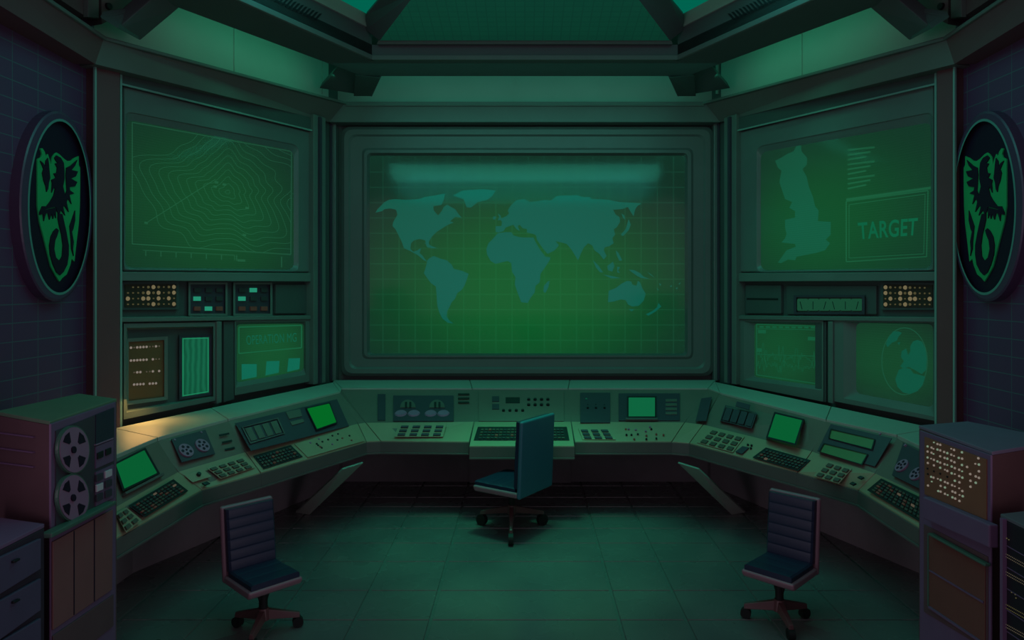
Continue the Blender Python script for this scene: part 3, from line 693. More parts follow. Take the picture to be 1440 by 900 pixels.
# ------------------------------------------------------------ emblems on the side walls
GRF = [
 [(57,226),(61,229),(64,234),(65,226),(68,222),(69,230),(70,242),(71,250),(69,257),(68,266),(66,270),(65,262),(62,254),(60,243),(62,238)],
 [(77,222),(80,218.5),(86,222),(90,229),(91,240),(91,252),(89,262),(92,275),(94.5,268),(93,246),(94,236),(100,233),(109,225),(106,233),(101,239),(110,241),(107,248),(100,251),(109,256),(106,262),(98,263),(99,268),(105,272),(98,274),(101,287),(96,279),(94,284),(97,298),(91,289),(89,291),(92,303),(86,295),(84,301),(81,298),(79,291),(73,292),(66,294),(60,297),(56,299),(60,290),(66,290),(72,282),(76,275),(78,266),(77,262),(73,271),(74,258),(73,253),(79,250),(76,244),(80,243),(81,236),(78,230),(82,229),(79,226)],
 [(82,300),(88,301),(91,314),(94,328),(97,345),(97,358),(95,372),(90,382),(85,387),(80,383),(75,372),(71,358),(70,345),(72,333),(76,325),(80,321),(83,324),(81,331),(78,338),(76.5,350),(79,362),(84,367),(88,360),(89,345),(87,330),(84,318),(82,308)],
 [(106,296),(106,310),(103.5,322),(101.5,326),(104,340),(103,350),(104,360),(101,350),(100.5,338),(98.5,318),(102,308)],
 [(57,298),(62,296),(70,294),(79,292),(79,307),(77,300),(75,308),(73,300),(70,309),(68,300),(65,300),(62,311),(61,301),(56,302)]]
SHD = [(53,224),(58,221),(59.5,217),(57,209),(60,208.5),(63,213),(65,220),(67.5,216.5),(70,224),(72,232),(74,221),(77,216.5),(80,214.5),(84,217),(90,223),(95,226.5),(100,226),(105,222),(111,219.5),(111,232),(113,236),(113,262),(112.5,290),(111,315),(108,340),(106,358),(105,368),(101,364),(99,373),(94,386),(88,391),(84,396),(79,388),(72,375),(67,355),(62,335),(56,312),(53,290)]
for sgn in (-1, 1):
    pl = SL if sgn < 0 else SR; MM = 1468
    m = (lambda P: P) if sgn < 0 else (lambda P: mx(P, MM))
    root = thing('wall_emblem', 'dark oval wall emblem with a green winged beast shield on the %s wall' % ('left' if sgn < 0 else 'right'), 'emblem', pl.hit(*m([(78, 288)])[0]))
    o1 = m(ell(79, 290, 52, 134, 64)); o2 = m(ell(80, 290, 50, 130.5, 64)); i1 = m(ell(83.5, 291, 44.5, 124, 64)); i2 = m(ell(84, 291, 42.5, 120.5, 64))
    f0 = [pl.hit(x, y, .07) for x, y in o1]; bk = [p-pl.n*.07 for p in f0]
    MB().loft([bk, f0], False, False).frame(pl, [(o1, .07), (o2, .078), (i1, .078)]).build('rim', P_RIM, root, smooth=False)
    MB().frame(pl, [(i1, .08), (i2, .08), (i2, .04)]).build('inner_rim', P_RIMT, root)
    fld_ = MB().slab(pl, m(ell(84, 291, 43, 121, 64)), .02, .02).build('field', P_PLQ, root)
    shd = MB().slab(pl, m(SHD), .012, .04).build('shield', P_CREST, fld_, .002)
    g_ = MB()
    for P in GRF: g_.slab(pl, m(P), .008, .052)
    g_.build('winged_beast', P_PLQ, fld_)

# ------------------------------------------------------------ console desks
ZS, ZF, ZD = 1.15, .90, .76
def station(sb, sf, fb, df, lb, back=None):
    s = dict(sb=atz(*sb, ZS) if back is None else back, sf=atz(*sf, ZS), fb=atz(*fb, ZF), df=atz(*df, ZD))
    s['lb'] = Vector((s['df'].x, s['df'].y, .655)); s['ub'] = s['lb']*1
    s['px'] = (sf, fb, df, lb); return s
L0 = station((452, 538), (478, 552), (503, 597), (515, 622), (510, 642))
L1 = station((280, 574), (320, 590.5), (345, 637), (366, 666), (366, 684))
L2 = station((140, 602), (220, 617), (250, 665), (283, 690), (282, 706))
L3 = station((120, 608), (160, 642), (160, 716), (160, 760), (160, 784))
Rr0 = station((1032, 537), (1012, 553), (989, 598), (970, 624), (970, 643))
Rr1 = station((1196, 571), (1162, 591), (1142, 636), (1122, 665), (1122, 682))
Rr2 = station((1336, 602), (1263, 613), (1231, 667), (1208, 690), (1208, 708))
Rr3 = station((1356, 608), (1314, 637), (1314, 706), (1314, 756), (1314, 782))
LA = station((475, 533), (480, 547), (514, 595.5), (535, 621), (535, 637))
CA = station((662, 533), (664, 547), (667, 594), (660, 622), (660, 637))
CB_ = station((800, 533), (799, 547), (803, 594), (808, 622), (808, 637))
RA = station((1001, 533), (996, 547), (963, 595), (945, 622), (945, 637))
CAc = station((662, 533), (664, 547), (667, 594), (660, 628), (660, 645)); CBc = station((800, 533), (799, 547), (803, 594), (808, 628), (808, 645))
mid = lambda a, b: (a+b)/2
def clampw(p, pl):
    e = pl.n.dot(p-pl.p)-.17
    return p if e > 0 else p-pl.n*e
for s in (L0, L1, L2): s['sb'] = clampw(s['sb'], WL)
for s in (Rr0, Rr1, Rr2): s['sb'] = clampw(s['sb'], WR)
L3['sb'] = Vector((-3.38, 5.25, ZS)); Rr3['sb'] = Vector((3.38, 5.25, ZS))
for s in (LA, CA, CB_, RA, CAc, CBc): s['sb'] = Vector((s['sb'].x, 8.84, ZS))
def desk_section(name, label, a, b, kick=.78):
    """one console unit from station a to station b"""
    root = thing(name, label, 'console', Vector(((a['lb'].x+b['lb'].x)/2, (a['lb'].y+b['lb'].y)/2, 0)), 'control console units round the rear walls')
    def sec(s, sh=0):
        low = lambda v, z: Vector((v.x, v.y, z))
        k = s['lb'].lerp(low(s['sb'], 0), kick); kk = s['lb'].lerp(low(s['sb'], 0), kick)
        return [s['sb'], s['sf'], s['fb'], s['df'], s['lb'], low(kk, .60), low(s['sb'], .60)]
    A_, B_ = sec(a), sec(b)
    MB().loft([A_, B_]).build('console_body', P_SHELL, root)
    up_ = Vector((0, 0, 1))
    # shelf top
    of = (a['sf']-a['sb']).normalized()*.015; ob = (b['sf']-b['sb']).normalized()*.015
    ea = (b['sb']-a['sb']).normalized()*.004; ef = (b['sf']-a['sf']).normalized()*.004
    MB().solid([a['sb']+up_*.012+ea, b['sb']+up_*.012-ea, b['sf']+up_*.012+ob-ef, a['sf']+up_*.012+of+ef], -up_*.04).build('shelf_top', P_SHELF, root, .004)
    # desk top and front lip
    da = (a['df']-a['fb']); db = (b['df']-b['fb'])
    ea = (b['fb']-a['fb']).normalized()*.004; ed = (b['df']-a['df']).normalized()*.004
    MB().solid([a['fb']+da*.02+ea, b['fb']+db*.02-ea, b['df']+db*.02-ed, a['df']+da*.02+ed], up_*.012).build('desk_top', P_DESK, root, .003)
    out = Vector((-(b['df']-a['df']).y, (b['df']-a['df']).x, 0)).normalized()
    if out.dot(CAM-a['df']) < 0: out = -out
    MB().solid([a['df']+out*.012, b['df']+out*.012, b['lb']+out*.012, a['lb']+out*.012], -out*.02).build('front_lip', P_LIP, root, .003)
    MB().solid([a['lb']+out*.02, b['lb']+out*.02, b['lb']+out*.02-up_*.018, a['lb']+out*.02-up_*.018], -out*.03).build('lip_rail', P_LIP, root, .003)
    # kick panel down to the floor
    MB().solid([A_[5], B_[5], Vector((B_[5].x, B_[5].y, 0)), Vector((A_[5].x, A_[5].y, 0))], -out*.05).build('kick_panel', P_KICK, root)
    fp = fit([a['sf'], b['sf'], b['fb'], a['fb']]); dp = fit([a['fb'], b['fb'], b['df'], a['df']])
    lift = max(abs(fp.n.dot(a['sf']-fp.p)), .0)
    root['_t'] = 0; del root['_t']
    fp.base = lift+.002; dp.base = max(abs(dp.n.dot(a['fb']-dp.p)), 0)+.014
    # face sheet, a little short of the unit's ends so the joints show
    ef = (b['sf']-a['sf']).normalized()*.005; eb = (b['fb']-a['fb']).normalized()*.005
    MB().solid([a['sf']+ef-up_*.03+fp.n*.006, b['sf']-ef-up_*.03+fp.n*.006, b['fb']-eb+fp.n*.006, a['fb']+eb+fp.n*.006], -fp.n*.012).build('face_sheet', P_SHELL, root, .002)
    fp.base += .006
    return root, fp, dp
def pn(name, pl, poly, mat, root, t=.008, lift=0, bevel=.002): return plate(name, pl, poly, mat, root, t, pl.base+lift, bevel)
def fr_(name, pl, Q, w, mat, root, h=.012):
    G = grow(Q, w)
    return MB().frame(pl, [(G, 0), (G, pl.base+h), (Q, pl.base+h), (Q, pl.base-.01)]).build(name, mat, root)
def kn(name, pl, x, y, r, h, mat, root, lift=0): return knob(name, pl, x, y, r, h, mat, root, pl.base+lift)
def keypad(pl, root, Q, nx, ny, mat=P_KEY, w=.62, h=.6, name='keypad', base=P_DESK, red=()):
    kp = pn(name, pl, grow(Q, 1.0), base, root, .006)
    for j in range(ny):
        for i in range(nx):
            u0, v0 = (i+(1-w)/2)/nx, (j+(1-h)/2)/ny
            pn('key', pl, sub(Q, u0, v0, u0+w/nx, v0+h/ny), P_KEYR if (i, j) in red else mat, kp, .012, .006, 0)
    return kp
def keyboard(pl, root, Q, nx, ny, seed=0):
    kb = pn('keyboard', pl, Q, P_BLACK, root, .004); random.seed(seed)
    Qi = sub(Q, .04, .1, .96, .9)
    for j in range(ny):
        for i in range(nx):
            u0, v0 = (i+.16)/nx, (j+.18)/ny; r = random.random()
            mt_ = G_DIM if r > .985 else (P_KEYR if r > .9 else (P_KEY if r > .45 else P_KEYD))
            pn('key', pl, sub(Qi, u0, v0, u0+.66/nx, v0+.6/ny), mt_, kb, .010, .004, 0)
    return kb
def toggles(pl, root, pts, seed=1):
    random.seed(seed)
    for x, y in pts:
        k = kn('toggle_switch', pl, x, y, .011, .012, random.choice([P_BLACK, P_BLACK, P_REEL, P_KEYR]), root)
def reels(pl, root, panel, cs, r):
    p = pn('reel_panel', pl, panel, P_PANEL, root, .01)
    for x, y in cs:
        c0 = pl.hit(x, y, pl.base+.01)
        rl_ = MB().cyl(c0, pl.n, r, .012, 24).build('tape_reel', P_REEL, p)
        u = Vector((0, 0, 1)); u = (u-pl.n*u.dot(pl.n)).normalized(); w = pl.n.cross(u); hb = MB()
        for k in range(5):
            a = 2*PI*k/5+.3; cc = c0+pl.n*.0122+(u*math.cos(a)+w*math.sin(a))*r*.58
            hb.cyl(cc, pl.n, r*.21, .002, 10)
        hb.cyl(c0+pl.n*.012, pl.n, r*.13, .006, 10); hb.build('reel_holes', P_PLQ, rl_)
def monitor(pl, root, Q, mat, w=3.5, fm=P_BLACK):
    fr_('monitor_bezel', pl, Q, w, fm, root, .02)
    return pn('monitor_screen', pl, rnd(grow(Q, .3), 2, 2), mat, root, .004, 0, 0)
G_MON = glow('small_tube', (8, 92, 48), 1.0); G_MON2 = glow('small_tube_bright', (4, 104, 36), 1.0)

# left wing, far unit
r, f, d = desk_section('console_unit', 'left wing console unit nearest the rear corner, with a bright green screen', L1, L0)
pn('instrument_panel', f, [(331, 595), (474, 561), (491, 599), (353, 634)], P_PANEL, r, .006)
f.base += .006
gq = [(342, 601), (390, 589), (399, 609), (353, 622)]
fr_('gauge_bezel', f, gq, 2, P_LIP, r)
for k in range(4): pn('gauge', f, sub(gq, (k+.12)/4, .08, (k+.85)/4, .92), P_FACE, r, .008)
for Q in ([(402, 579), (422, 575), (425, 585), (407, 589)], [(408, 593), (426, 588.5), (428, 593), (411, 598)]): pn('readout_window', f, Q, P_FACE, r, .008)
m_ = monitor(f, r, [(432, 574.5), (463, 567.5), (473, 593.5), (446, 603)], G_MON2, 2)
keyboard(d, r, [(356, 641), (409, 625.5), (426, 642), (371, 659.5)], 11, 4, 4)
pn('switch_plate', d, [(414, 624), (494, 602), (512, 620), (433, 643)], P_DESK, r, .005)
toggles(d, r, [(436, 623.5), (448, 618), (445, 625), (450, 629), (452, 630.5), (461, 619), (467, 613.5), (475, 611), (467, 625.5), (481, 617), (491, 613.5), (494, 620), (474, 619.5), (453, 622), (447, 627)], 5)
# left wing, middle unit
r, f, d = desk_section('console_unit', 'left wing middle console unit with two small tape reels', L2, L1)
reels(f, r, [(241, 617), (289, 604), (303, 638), (256, 650)], [(261, 634), (284, 627)], .062)
for x, y in ((244.5, 619.5), (282, 609)): kn('screw', f, x, y, .01, .015, P_REEL, r)
for k in range(3): pn('vent_slot', f, [(308+k*4, 611+k*10), (322+k*4, 608+k*10), (323+k*4, 610.5+k*10), (309+k*4, 613.5+k*10)], P_BLACK, r, .004)
pn('switch_plate', d, [(259, 668), (286, 660), (298, 670), (271, 678)], P_DESK, r, .006)
kn('rotary_knob', d, 279, 668, .018, .02, P_BLACK, r, .006); pn('dark_button', d, [(284, 679), (291, 676.5), (296, 679.5), (289, 682)], P_BLACK, r, .012)
keypad(d, r, [(292, 658), (342, 643), (358, 657), (311, 672)], 4, 3, P_KEY)
# left wing, near unit
r, f, d = desk_section('console_unit', 'left wing console unit beside the tape reel cabinet, with a green screen', L3, L2)
monitor(f, r, [(163, 653), (203, 633), (221, 665), (175, 687)], G_MON, 4)
pn('bezel_ledge', f, [(176, 692), (230, 664), (232, 667), (178, 695)], P_LIP, r, .03)
keyboard(d, r, [(181, 711), (244, 673.5), (265, 690), (204, 727)], 12, 5, 8)
keypad(d, r, [(164, 722), (178, 714), (199, 731), (178, 748)], 2, 3, P_KEY)
# rear, left unit
r, f, d = desk_section('console_unit', 'rear console unit left of centre with four round dials', LA, CA)
pn('dark_slot', f, q(531, 554, 542, 591), P_KEYR if False else P_PANEL, r, .004)
pn('dial_panel', f, q(553, 556, 638, 592), P_PANEL, r, .006); f.base += .006
for x in (563.5, 582, 605.5, 623.5): kn('round_dial', f, x, 581.5, .066, .012, P_REEL, r)
for x in (573.5, 614.5):
    poly = [(x+11*math.cos(PI+PI*k/12), 573+11*math.sin(PI+PI*k/12)) for k in range(13)]
    dl = pn('arc_meter', f, poly, P_FACE, r, .008, 0, 0)
    pn('needle', f, q(x-4, 565, x-1, 573), P_BLACK, dl, .003, .008, 0); pn('needle', f, q(x+2, 565, x+5, 573), P_BLACK, dl, .003, .008, 0)
f.base -= .006
for k in range(3): pn('vent_slot', f, q(644, 553+k*5.7, 660, 555+k*5.7), P_BLACK, r, .004)
keypad(d, r, [(562, 597), (627, 597), (622, 613), (555, 613)], 4, 3, P_PANEL, .62, .5)
# rear, centre unit
r, f, d = desk_section('console_unit', 'rear centre console unit with rows of knobs and a wide keyboard', CAc, CBc)
pn('instrument_panel', f, q(673, 551, 793, 592), P_SHELL, r, .008); f.base += .008
for y in (557, 568): pn('square_button', f, q(692, y, 702, y+7), P_PANEL, r, .01)
pn('display_window', f, q(711, 558.5, 731, 566.5), P_BLACK, r, .006)
for y in (562.5, 570):
    for x in (743.5, 752.5, 761.5, 770.5): kn('knob', f, x, y, .019, .02, P_BLACK, r)
for x in (708, 717, 726, 735): kn('knob', f, x, 578, .017, .02, P_BLACK, r)
kn('knob', f, 770.5, 585, .01, .015, P_BLACK, r)
f.base -= .008
keyboard(d, r, [(672, 600), (797, 600), (801, 619), (666, 619)], 22, 4, 11)
# rear, right unit
r, f, d = desk_section('console_unit', 'rear console unit right of centre with a small green screen', CB_, RA)
pn('switch_panel', f, q(816, 552, 858, 594), P_PANEL, r, .01); f.base += .01
for x in (826.5, 838, 850):
    kn('knob', f, x, 574, .013, .015, P_BLACK, r); kn('lamp', f, x, 569, .006, .006, P_BLACK, r)
kn('teal_lamp', f, 824.5, 561, .012, .006, paint('teal_cap', (60, 150, 120), .4, .4, noise=0), r)
f.base -= .01
pn('monitor_housing', f, q(870, 553, 956, 591), P_PANEL, r, .008); f.base += .008
monitor(f, r, q(884, 559, 921, 585.5), glow('sea_chart_tube', (14, 100, 62), 1.), 2)
pn('bezel_lip', f, q(880, 587, 925, 589.5), P_LIP, r, .02)
for k in range(4): pn('vent_louvre', f, q(936, 561+k*6, 952, 564.5+k*6), P_FACE, r, .008)
f.base -= .008
keypad(d, r, [(814, 603), (856, 603), (865, 617), (820, 617)], 3, 3, P_PANEL, .66, .6)
toggles(d, r, [(880, 604), (884, 604), (894, 605), (881, 612), (888, 612), (897, 611), (908, 607), (909, 613), (909, 618), (914, 598+3), (916, 604), (923, 611), (923, 617), (933, 612), (892, 618)], 9)
# corner fillers join the wings to the rear row
r, f, d = desk_section('console_unit', 'plain corner console unit in the rear left corner', L0, LA)
r, f, d = desk_section('console_unit', 'plain corner console unit in the rear right corner', RA, Rr0)
pn('dark_slot', f, [(986, 560), (1001, 558), (993, 592), (978, 592)], P_PANEL, r, .004)
# right wing, far unit
r, f, d = desk_section('console_unit', 'right wing console unit nearest the rear corner, with a square green screen', Rr0, Rr1)
pn('gauge_top', f, [(1036, 564), (1055, 569), (1053, 576), (1034, 571)], P_PANEL, r, .008)
gq = [(1021, 571), (1063, 581), (1056, 601), (1014, 591)]
fr_('gauge_bezel', f, gq, 1.5, P_PANEL, r)
for k in range(4): pn('gauge', f, sub(gq, (k+.08)/4, .06, (k+.92)/4, .94), P_PANEL, r, .008)
monitor(f, r, [(1090.5, 582), (1128, 591), (1117.5, 623.5), (1080, 614)], G_MON, 3)
keypad(d, r, [(1001, 603), (1046, 614), (1030, 635), (981, 622)], 4, 3, P_KEY)
keyboard(d, r, [(1077, 629), (1140, 647), (1122, 662), (1058, 643)], 12, 4, 13)
pn('purple_key_block', d, [(1044, 627), (1053, 629), (1043, 638), (1034, 635)], P_PANEL, r, .012)
toggles(d, r, [(1052, 626), (1057, 627), (1056, 631), (1050, 632)], 2)
# right wing, middle unit
r, f, d = desk_section('console_unit', 'right wing middle console unit with two long green windows', Rr1, Rr2)
pn('instrument_panel', f, [(1168, 596), (1254, 616), (1230, 656), (1149, 634)], P_PANEL, r, .008); f.base += .008
for Q in ([(1169, 604), (1229, 617.5), (1225, 631), (1166, 616)], [(1159, 624), (1219, 638.5), (1211, 652.5), (1153, 635)]):
    fr_('window_bezel', f, Q, 1.6, P_BLACK, r, .012)
    pn('strip_window', f, Q, paint('window_green', (90, 132, 88), .3, .5), r, .004, 0, 0)
kn('screw', f, 1238, 610.5, .011, .01, P_REEL, r); f.base -= .008
keypad(d, r, [(1164, 649), (1197, 659), (1179, 679), (1144, 669)], 3, 3, P_KEY)
for x, y in ((1210, 671), (1199, 679.5)): pn('dark_button', d, [(x-5, y), (x, y-2.5), (x+5, y), (x, y+2.5)], P_BLACK, r, .014)
# right wing, near unit
r, f, d = desk_section('console_unit', 'right wing console unit beside the punched lamp computer', Rr2, Rr3)
reels(f, r, [(1270, 622), (1313, 645), (1313, 697), (1254, 668)], [(1269, 655.5), (1290, 667)], .056)
kn('screw', f, 1275, 628, .012, .02, P_REEL, r)
keyboard(d, r, [(1239, 672.5), (1302, 703), (1296, 735), (1219, 689)], 12, 5, 17)
# slanted leg supports
for sgn, cut in ((-1, 0), (1, 0)):
    m = (lambda x: x) if sgn < 0 else (lambda x: MIR-12-x+0)
    pt = [atz(m(482), 660, .60), atz(m(511), 651, .60), atz(m(435), 724, .0), atz(m(416), 721, .0)]
    r = MB().solid(pt, (sgn*.02, .05, 0)).build('support_leg', P_SHELF, None, .004)
    tag(r, 'slanted grey support leg under the %s end of the rear console row' % ('left' if sgn < 0 else 'right'), 'support leg')
# small warm lamp inside the left readout bay lights the shelf below it
wl = WL.hit(200, 556, .16)
area('readout_glow', wl, wl+Vector((.35, -.25, -.9)), .3, .15, 1.6, (1, .50, .14), 150)

# ------------------------------------------------------------ tape reel cabinet
def cabinet(root, foot, z, mat, topmat, name='cabinet_body'):
    MB().prism(foot, .0, z-.02).build(name, mat, root, .006)
    MB().prism(foot, z-.02, z).build('cabinet_top', topmat, root, .004)
FR, BR, BL, FL = (-2.378, 3.56), (-2.45, 4.27), (-2.80, 4.47), (-2.86, 3.84)
root = thing('tape_cabinet', 'tall brown tape drive cabinet with two big reels at the left', 'cabinet', (-2.62, 4.0, 0))
cabinet(root, [FR, BR, BL, FL], 1.665, P_CABB, P_CABG)
RP = vplane(FR, BR); FP = vplane(FR, FL)
plate('side_frame', RP, [(72, 596), (163, 565), (163, 940), (72, 1060)], P_CABP, root, .012, 0, .004)
plate('drive_panel', RP, [(79, 606), (161, 573), (161, 700), (79, 744)], paint('drive_panel', (66, 62, 72), .45, .4), root, .006, .012)
for cx_, cy_ in ((104, 632.5), (103.5, 700)):
    e0 = ell(cx_, cy_, 22.5, 34, 40)
    rl_ = MB().slab(RP, e0, .016, .018).build('tape_reel', P_LEDGE, root)
    MB().slab(RP, ell(cx_+1, cy_, 20.5, 32, 40), .004, .034).build('reel_flange', P_REEL, rl_)
    ho = MB()
    for a0 in (45, 135, 225, 315):
        pts = []
        for k, (rr_, da) in enumerate(((.42, -10), (.85, -21), (.88, 0), (.85, 21), (.42, 10))):
            a = math.radians(a0+da); pts.append((cx_+1+20.5*rr_*math.cos(a), cy_+32*rr_*math.sin(a)))
        ho.slab(RP, pts, .002, .038)
    ho.slab(RP, ell(cx_+1, cy_, 3, 5, 14), .008, .038).build('reel_openings', P_PLQ, rl_)
plate('dark_window', RP, [(135, 583.5), (160, 573.5), (160, 616), (135, 625)], paint('drive_window', (46, 42, 64), .3, .5, noise=0), root, .004, .018)
plate('bright_strip', RP, [(135, 625), (160, 615.5), (160, 617), (135, 626.5)], P_REEL, root, .01, .018)
plate('button_plate', RP, [(135, 628), (160, 618), (160, 648), (135, 659)], P_CABP, root, .006, .018)
for Q in ([(138, 637), (146, 633.5), (146, 642.5), (138, 646)], [(149.5, 632), (157, 629), (157, 638), (149.5, 641)]): plate('black_button', RP, Q, P_BLACK, root, .008, .024, .002)
plate('key_plate', RP, [(135, 664), (160, 653), (160, 700), (135, 712)], P_CABP, root, .006, .018)
for j in range(3):
    for i in range(2):
        x, y = 136.5+i*12.5, 668+j*14-i*5.2
        lit = (i, j) in ((1, 0), (0, 1))
        plate('lit_key' if lit else 'key', RP, [(x, y), (x+9, y-3.6), (x+9, y+6), (x, y+10)], paint('white_key', (200, 190, 200), .4, .4, noise=0) if lit else P_PANEL, root, .01, .024, .002)
plate('ledge_bar', RP, [(73, 750), (164, 704), (164, 709.5), (73, 757)], P_LEDGE, root, .06, .012, .006)
dr = plate('cabinet_door', RP, [(75, 762), (159, 716), (158, 829), (75, 886)], P_DOORB, root, .01, .012, .003)
for x, y0, y1 in ((104.5, 747, 865), (133, 731, 846)): plate('door_groove', RP, [(x-.6, y0), (x+.6, y0-.6), (x+.6, y1-.6), (x-.6, y1)], P_PLQ, dr, .002, .022)
plate('plinth_panel', RP, [(75, 894), (160, 836), (160, 880), (75, 950)], P_CABB, root, .008, .012, .003)
for k, y in enumerate((608, 629.5, 650)): plate('louvre', FP, [(-12, y-1.5), (46, y+6), (46, y+8), (-12, y+.5)], P_CABP, root, .012, 0)

# ------------------------------------------------------------ drawer cabinet, front left
root = thing('drawer_cabinet', 'low dark purple drawer cabinet in front of the tape reel cabinet', 'cabinet', (-2.6, 3.0, 0))
foot = [(-2.33, 2.5), (-2.33, 3.45), (-2.85, 3.62), (-2.95, 2.5)]
cabinet(root, foot, 1.19, paint('drawer_carcass', (52, 42, 56), .5, .35), P_CABP)
DP = vplane((-2.33, 2.5), (-2.33, 3.45))
for k, (ya, yb, yc, yd) in enumerate(((757, 800, 784, 836), (813, 858, 845, 900), (869, 920, 903, 962))):
    dw = plate('drawer', DP, [(-40, yc+(yc-ya)*.69), (58, ya), (58, yb), (-40, yd+(yd-yb)*.69)], paint('drawer_front', (80, 72, 98), .45, .4), root, .018, 0, .004)
    y = (ya+yb)/2+11
    plate('handle', DP, [(20, y-1), (29, y-5), (29, y-2), (20, y+3)], P_BLACK, dw, .015, .018, .003)

# ------------------------------------------------------------ punched lamp computer, right
N_, Fa, Ba, Ne = (2.418, 3.68), (2.421, 4.37), (2.80, 4.50), (3.0, 3.95)
root = thing('computer_cabinet', 'tall purple framed computer cabinet with a punched lamp panel at the right', 'cabinet', (2.65, 4.1, 0))
cabinet(root, [N_, Fa, Ba, Ne], 1.485, paint('computer_side', (92, 66, 66), .5, .35), paint('computer_top', (112, 104, 124), .5, .4))
LP = vplane(N_, Fa)
plate('side_frame', LP, [(1293, 605), (1393, 640), (1393, 1060), (1293, 940)], P_CABP, root, .012, 0, .004)
lp_ = plate('lamp_board', LP, [(1300, 614), (1387, 646), (1387, 731), (1300, 695)], paint('lamp_board', (132, 88, 70), .5, .3), root, .006, .012)
LS = """305,290 350,310 385,320 225,340 275,355 300,370 350,380 385,390 435,410 475,425 525,370 560,385 660,415 225,405 275,420 300,435 385,465 440,485 475,495 525,445 560,460 620,485 662,495 868,490 225,480 270,495 305,510 350,530 385,545 440,565 475,575 525,520 565,540 660,575 725,600 830,560 875,570 228,550 305,580 385,610 445,635 475,650 530,595 570,615 625,635 662,655 765,690 875,655 270,725 300,735 355,750 390,765 445,790 480,805 530,680 570,690 625,715 665,735 835,720 875,738 278,785 230,835 390,840 445,860 535,830 570,845 570,775 628,795 768,775 835,800 625,870 768,850 360,905 390,912 445,940 480,955 540,910 575,925 540,985 575,1000 630,955 670,970 628,1030 665,905"""
for k, s in enumerate(LS.split()):
    a, b_ = map(float, s.split(',')); x, y = 1280+a/9, 590+b_/9
    knob('lamp', LP, x, y, .0065 if k % 5 else .0045, .006, G_WHITE if k % 3 else glow('lamp_greenish', (120, 142, 120), .9), lp_, .018)
for a, b_ in ((225, 620), (305, 655), (385, 685), (475, 725), (228, 690)): knob('dead_lamp', LP, 1280+a/9, 590+b_/9, .006, .006, P_BLACK, lp_, .018)
plate('middle_band', LP, [(1297, 698), (1391, 738), (1391, 771), (1297, 729)], P_CABP, root, .05, .012, .008)
dr = plate('cabinet_door', LP, [(1299, 737), (1389, 783), (1389, 915), (1299, 860)], P_CABB, root, .004, .012)
plate('door_panel', LP, [(1305, 750), (1385, 795), (1385, 905), (1305, 853)], paint('door_dark_brown', (112, 70, 64), .5, .4), dr, .006, .016, .002)
plate('handle_bar', LP, [(1305, 749), (1385, 793), (1385, 797), (1305, 752.5)], P_LEDGE, dr, .03, .022, .004)
plate('edge_trim', LP, [(1304, 750), (1305.6, 751), (1305.6, 853), (1304, 852)], P_LEDGE, dr, .004, .022)
plate('door_rail', LP, [(1306, 801), (1382, 846), (1382, 848.5), (1306, 803)], P_CABP, dr, .006, .022)
plate('lower_rail', LP, [(1305, 852), (1385, 906), (1385, 909), (1305, 855)], P_CABP, dr, .01, .022)

# ------------------------------------------------------------ server rack, far right
root = thing('server_rack', 'low black rack with rows of tiny white and amber lights at the right edge', 'rack', (2.5, 3.0, 0))
cabinet(root, [(2.34, 2.5), (2.34, 3.5), (2.75, 3.62), (2.9, 2.5)], 1.222, P_RACK, P_RACKT)
KP = vplane((2.34, 2.5), (2.34, 3.5))
plate('rack_frame', KP, [(1406, 728), (1410, 730), (1410, 935), (1406, 930)], P_CABP, root, .02, 0)
kl = knob('power_lamp', KP, 1414, 741, .009, .008, G_WHITE, root, .0)
for j, (y0, mat_, nm) in enumerate(((779, G_DIM, 'w'), (783, G_DIM, 'w'), (804, G_DIM, 'w'), (808, G_DIM, 'w'), (850, G_AMBD, 'a'), (855, G_AMBD, 'a'), (878, G_DIM, 'w'), (882, G_DIM, 'w'))):
    sl_ = []
    for i in range(14):
        x = 1415+i*2.3; y = y0+(x-1415)*.55+ (0)
        knob('status_light', KP, x, y, .0022, .003, mat_, root, .002)
for x, y in ((1416, 757), (1419, 759), (1423, 833), (1429, 841), (1428, 836)): knob('status_light', KP, x, y, .003, .003, G_AMBD, root, .002)
for k in range(5): plate('rack_unit_seam', KP, [(1412, 765+k*30), (1450, 787+k*31), (1450, 788+k*31), (1412, 766+k*30)], P_CABP, root, .004, 0)

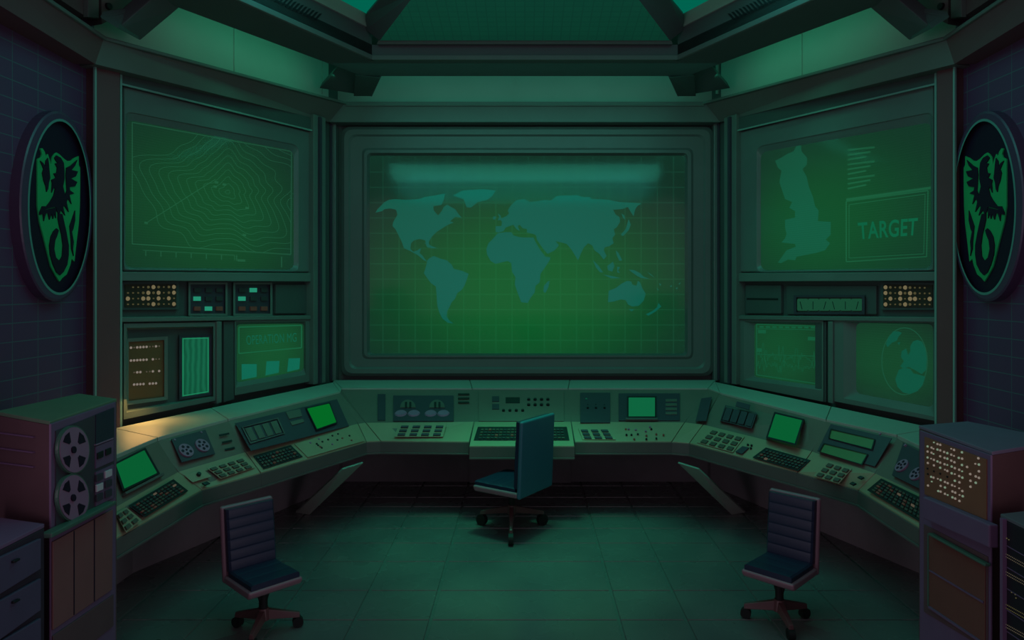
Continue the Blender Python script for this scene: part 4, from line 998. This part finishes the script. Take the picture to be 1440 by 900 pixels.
# ------------------------------------------------------------ chairs
def chair(label, loc, yaw, w, dep, zs, zt, rb, legs, shell=P_SHELLC, backm=P_SHELLC, cr=.05, hubz=.2, lean=.05, nseg=6):
    """swivel chair; local +y is the way it faces"""
    root = thing('swivel_chair', label, 'chair', loc, 'swivel chairs')
    M = Matrix.Rotation(yaw, 4, 'Z'); T = lambda p: Vector(loc)+(M @ Vector(p))
    def ribbed(profile_pts, nrm, name, mat, bumps, x0, x1, depth):
        """padded cushion: ribs across, swept between two ends"""
        rings = []; nb = bumps*6
        a, b_ = Vector(profile_pts[0]), Vector(profile_pts[1]); n = Vector(nrm)
        front = []
        for k in range(nb+1):
            t = k/nb; ph = (t*bumps) % 1
            h = depth*(.93+.07*abs(math.sin(PI*t*bumps))**.4)
            front.append(a.lerp(b_, t)+n*h)
        prof = [a]+front+[b_]
        m = len(prof); vs = []
        xs_ = [x0, x0+.012, x1-.012, x1]; ins = [.75, 1, 1, .75]
        for xx, k_ in zip(xs_, ins):
            for p in prof:
                base = a+(b_-a)*((p-a).dot(b_-a)/(b_-a).length_squared); pp = base+(p-base)*k_
                vs.append(T((xx, pp.y, pp.z)))
        fs = []
        for i in range(3):
            for k in range(m):
                k2 = (k+1) % m; fs.append([i*m+k, i*m+k2, (i+1)*m+k2, (i+1)*m+k])
        fs.append(list(range(m))); fs.append([3*m+i for i in range(m)][::-1])
        return MB().add(vs, fs).build(name, mat, root, smooth=False)
    hw = w/2; th = .045
    # seat shell and back shell
    def shellbox(pts_yz, x0, x1, name, mat, bev=.018):
        A_ = [T((x0, y, z)) for y, z in pts_yz]; B_ = [T((x1, y, z)) for y, z in pts_yz]
        return MB().loft([A_, B_]).build(name, mat, root, bev, seg=3)
    yb, yf = -dep/2, dep/2
    shellbox([(yb, zs-.05), (yf-.02, zs-.055), (yf, zs-.03), (yf, zs), (yb, zs)], -hw, hw, 'seat_shell', shell)
    shellbox([(yb-.035, zs-.055), (yb+.005, zs-.055), (yb+.005-lean, zt), (yb-.035-lean, zt)], -hw, hw, 'back_shell', backm)
    ribbed([(0, yb+.03, zs), (0, yf-.01, zs)], (0, 0, 1), 'seat_cushion', P_SEAT, 3, -hw+.02, hw-.02, .04)
    ribbed([(0, yb+.005, zs+.03), (0, yb+.005-lean*.97, zt-.015)], (0, 1, .08), 'back_cushion', P_SEAT, nseg, -hw+.02, hw-.02, .05)
    # column and forked bracket
    MB().cyl(T((0, 0, hubz-.02)), (0, 0, 1), .028, zs-.05-hubz, 16).build('column', P_RUB, root)
    mb = MB()
    for s in (-1, 1): mb.tube([T((s*.012, 0, hubz+.05)), T((s*.05, 0, zs-.05))], [.012, .014], 8)
    mb.build('fork_bracket', P_RUB, root)
    MB().cyl(T((0, 0, hubz-.06)), (0, 0, 1), .045, .08, 16, .036).build('hub', P_LEG, root, .004)
    for a in legs:
        dx, dy = math.cos(a), math.sin(a); px_, py_ = -dy, dx
        def P(r_, s, z): return Vector(loc)+Vector((dx*r_+px_*s, dy*r_+py_*s, z))
        r0, r1 = .03, rb; w0, w1 = .028, .018
        A_ = [P(r0, -w0, hubz-.055), P(r0, w0, hubz-.055), P(r0, w0*.7, hubz+.01), P(r0, -w0*.7, hubz+.01)]
        B_ = [P(r1, -w1, cr*2-.005), P(r1, w1, cr*2-.005), P(r1, w1*.7, cr*2+.03), P(r1, -w1*.7, cr*2+.03)]
        lg = MB().loft([A_, B_]).build('leg', P_LEG, root, .004)
        MB().cyl(P(r1-.012, -.022, cr), Vector((px_, py_, 0)), cr, .044, 18).cyl(P(r1-.012, -.006, cr), (0, 0, 1), .01, cr+.01, 8).build('caster', P_RUB, lg)
    return root
D = math.radians
chair('high backed teal shelled swivel chair in the centre of the room seen from behind', (-.125, 6.76, 0), D(56), .56, .50, .47, 1.12, .36, [D(-90), D(32), D(148)], backm=P_SHELLT, cr=.055, hubz=.235, lean=.03, nseg=7)
chair('dark blue swivel chair at the front left, turned right', (-1.765, 4.80, 0), D(-134), .375, .38, .38, .835, .235, [D(-88), D(22), D(158)], cr=.036, hubz=.15, lean=.05)
chair('dark blue swivel chair at the front right, turned left', (1.765, 4.93, 0), D(135), .375, .38, .38, .855, .235, [D(-91), D(22), D(158)], cr=.036, hubz=.15, lean=.04)
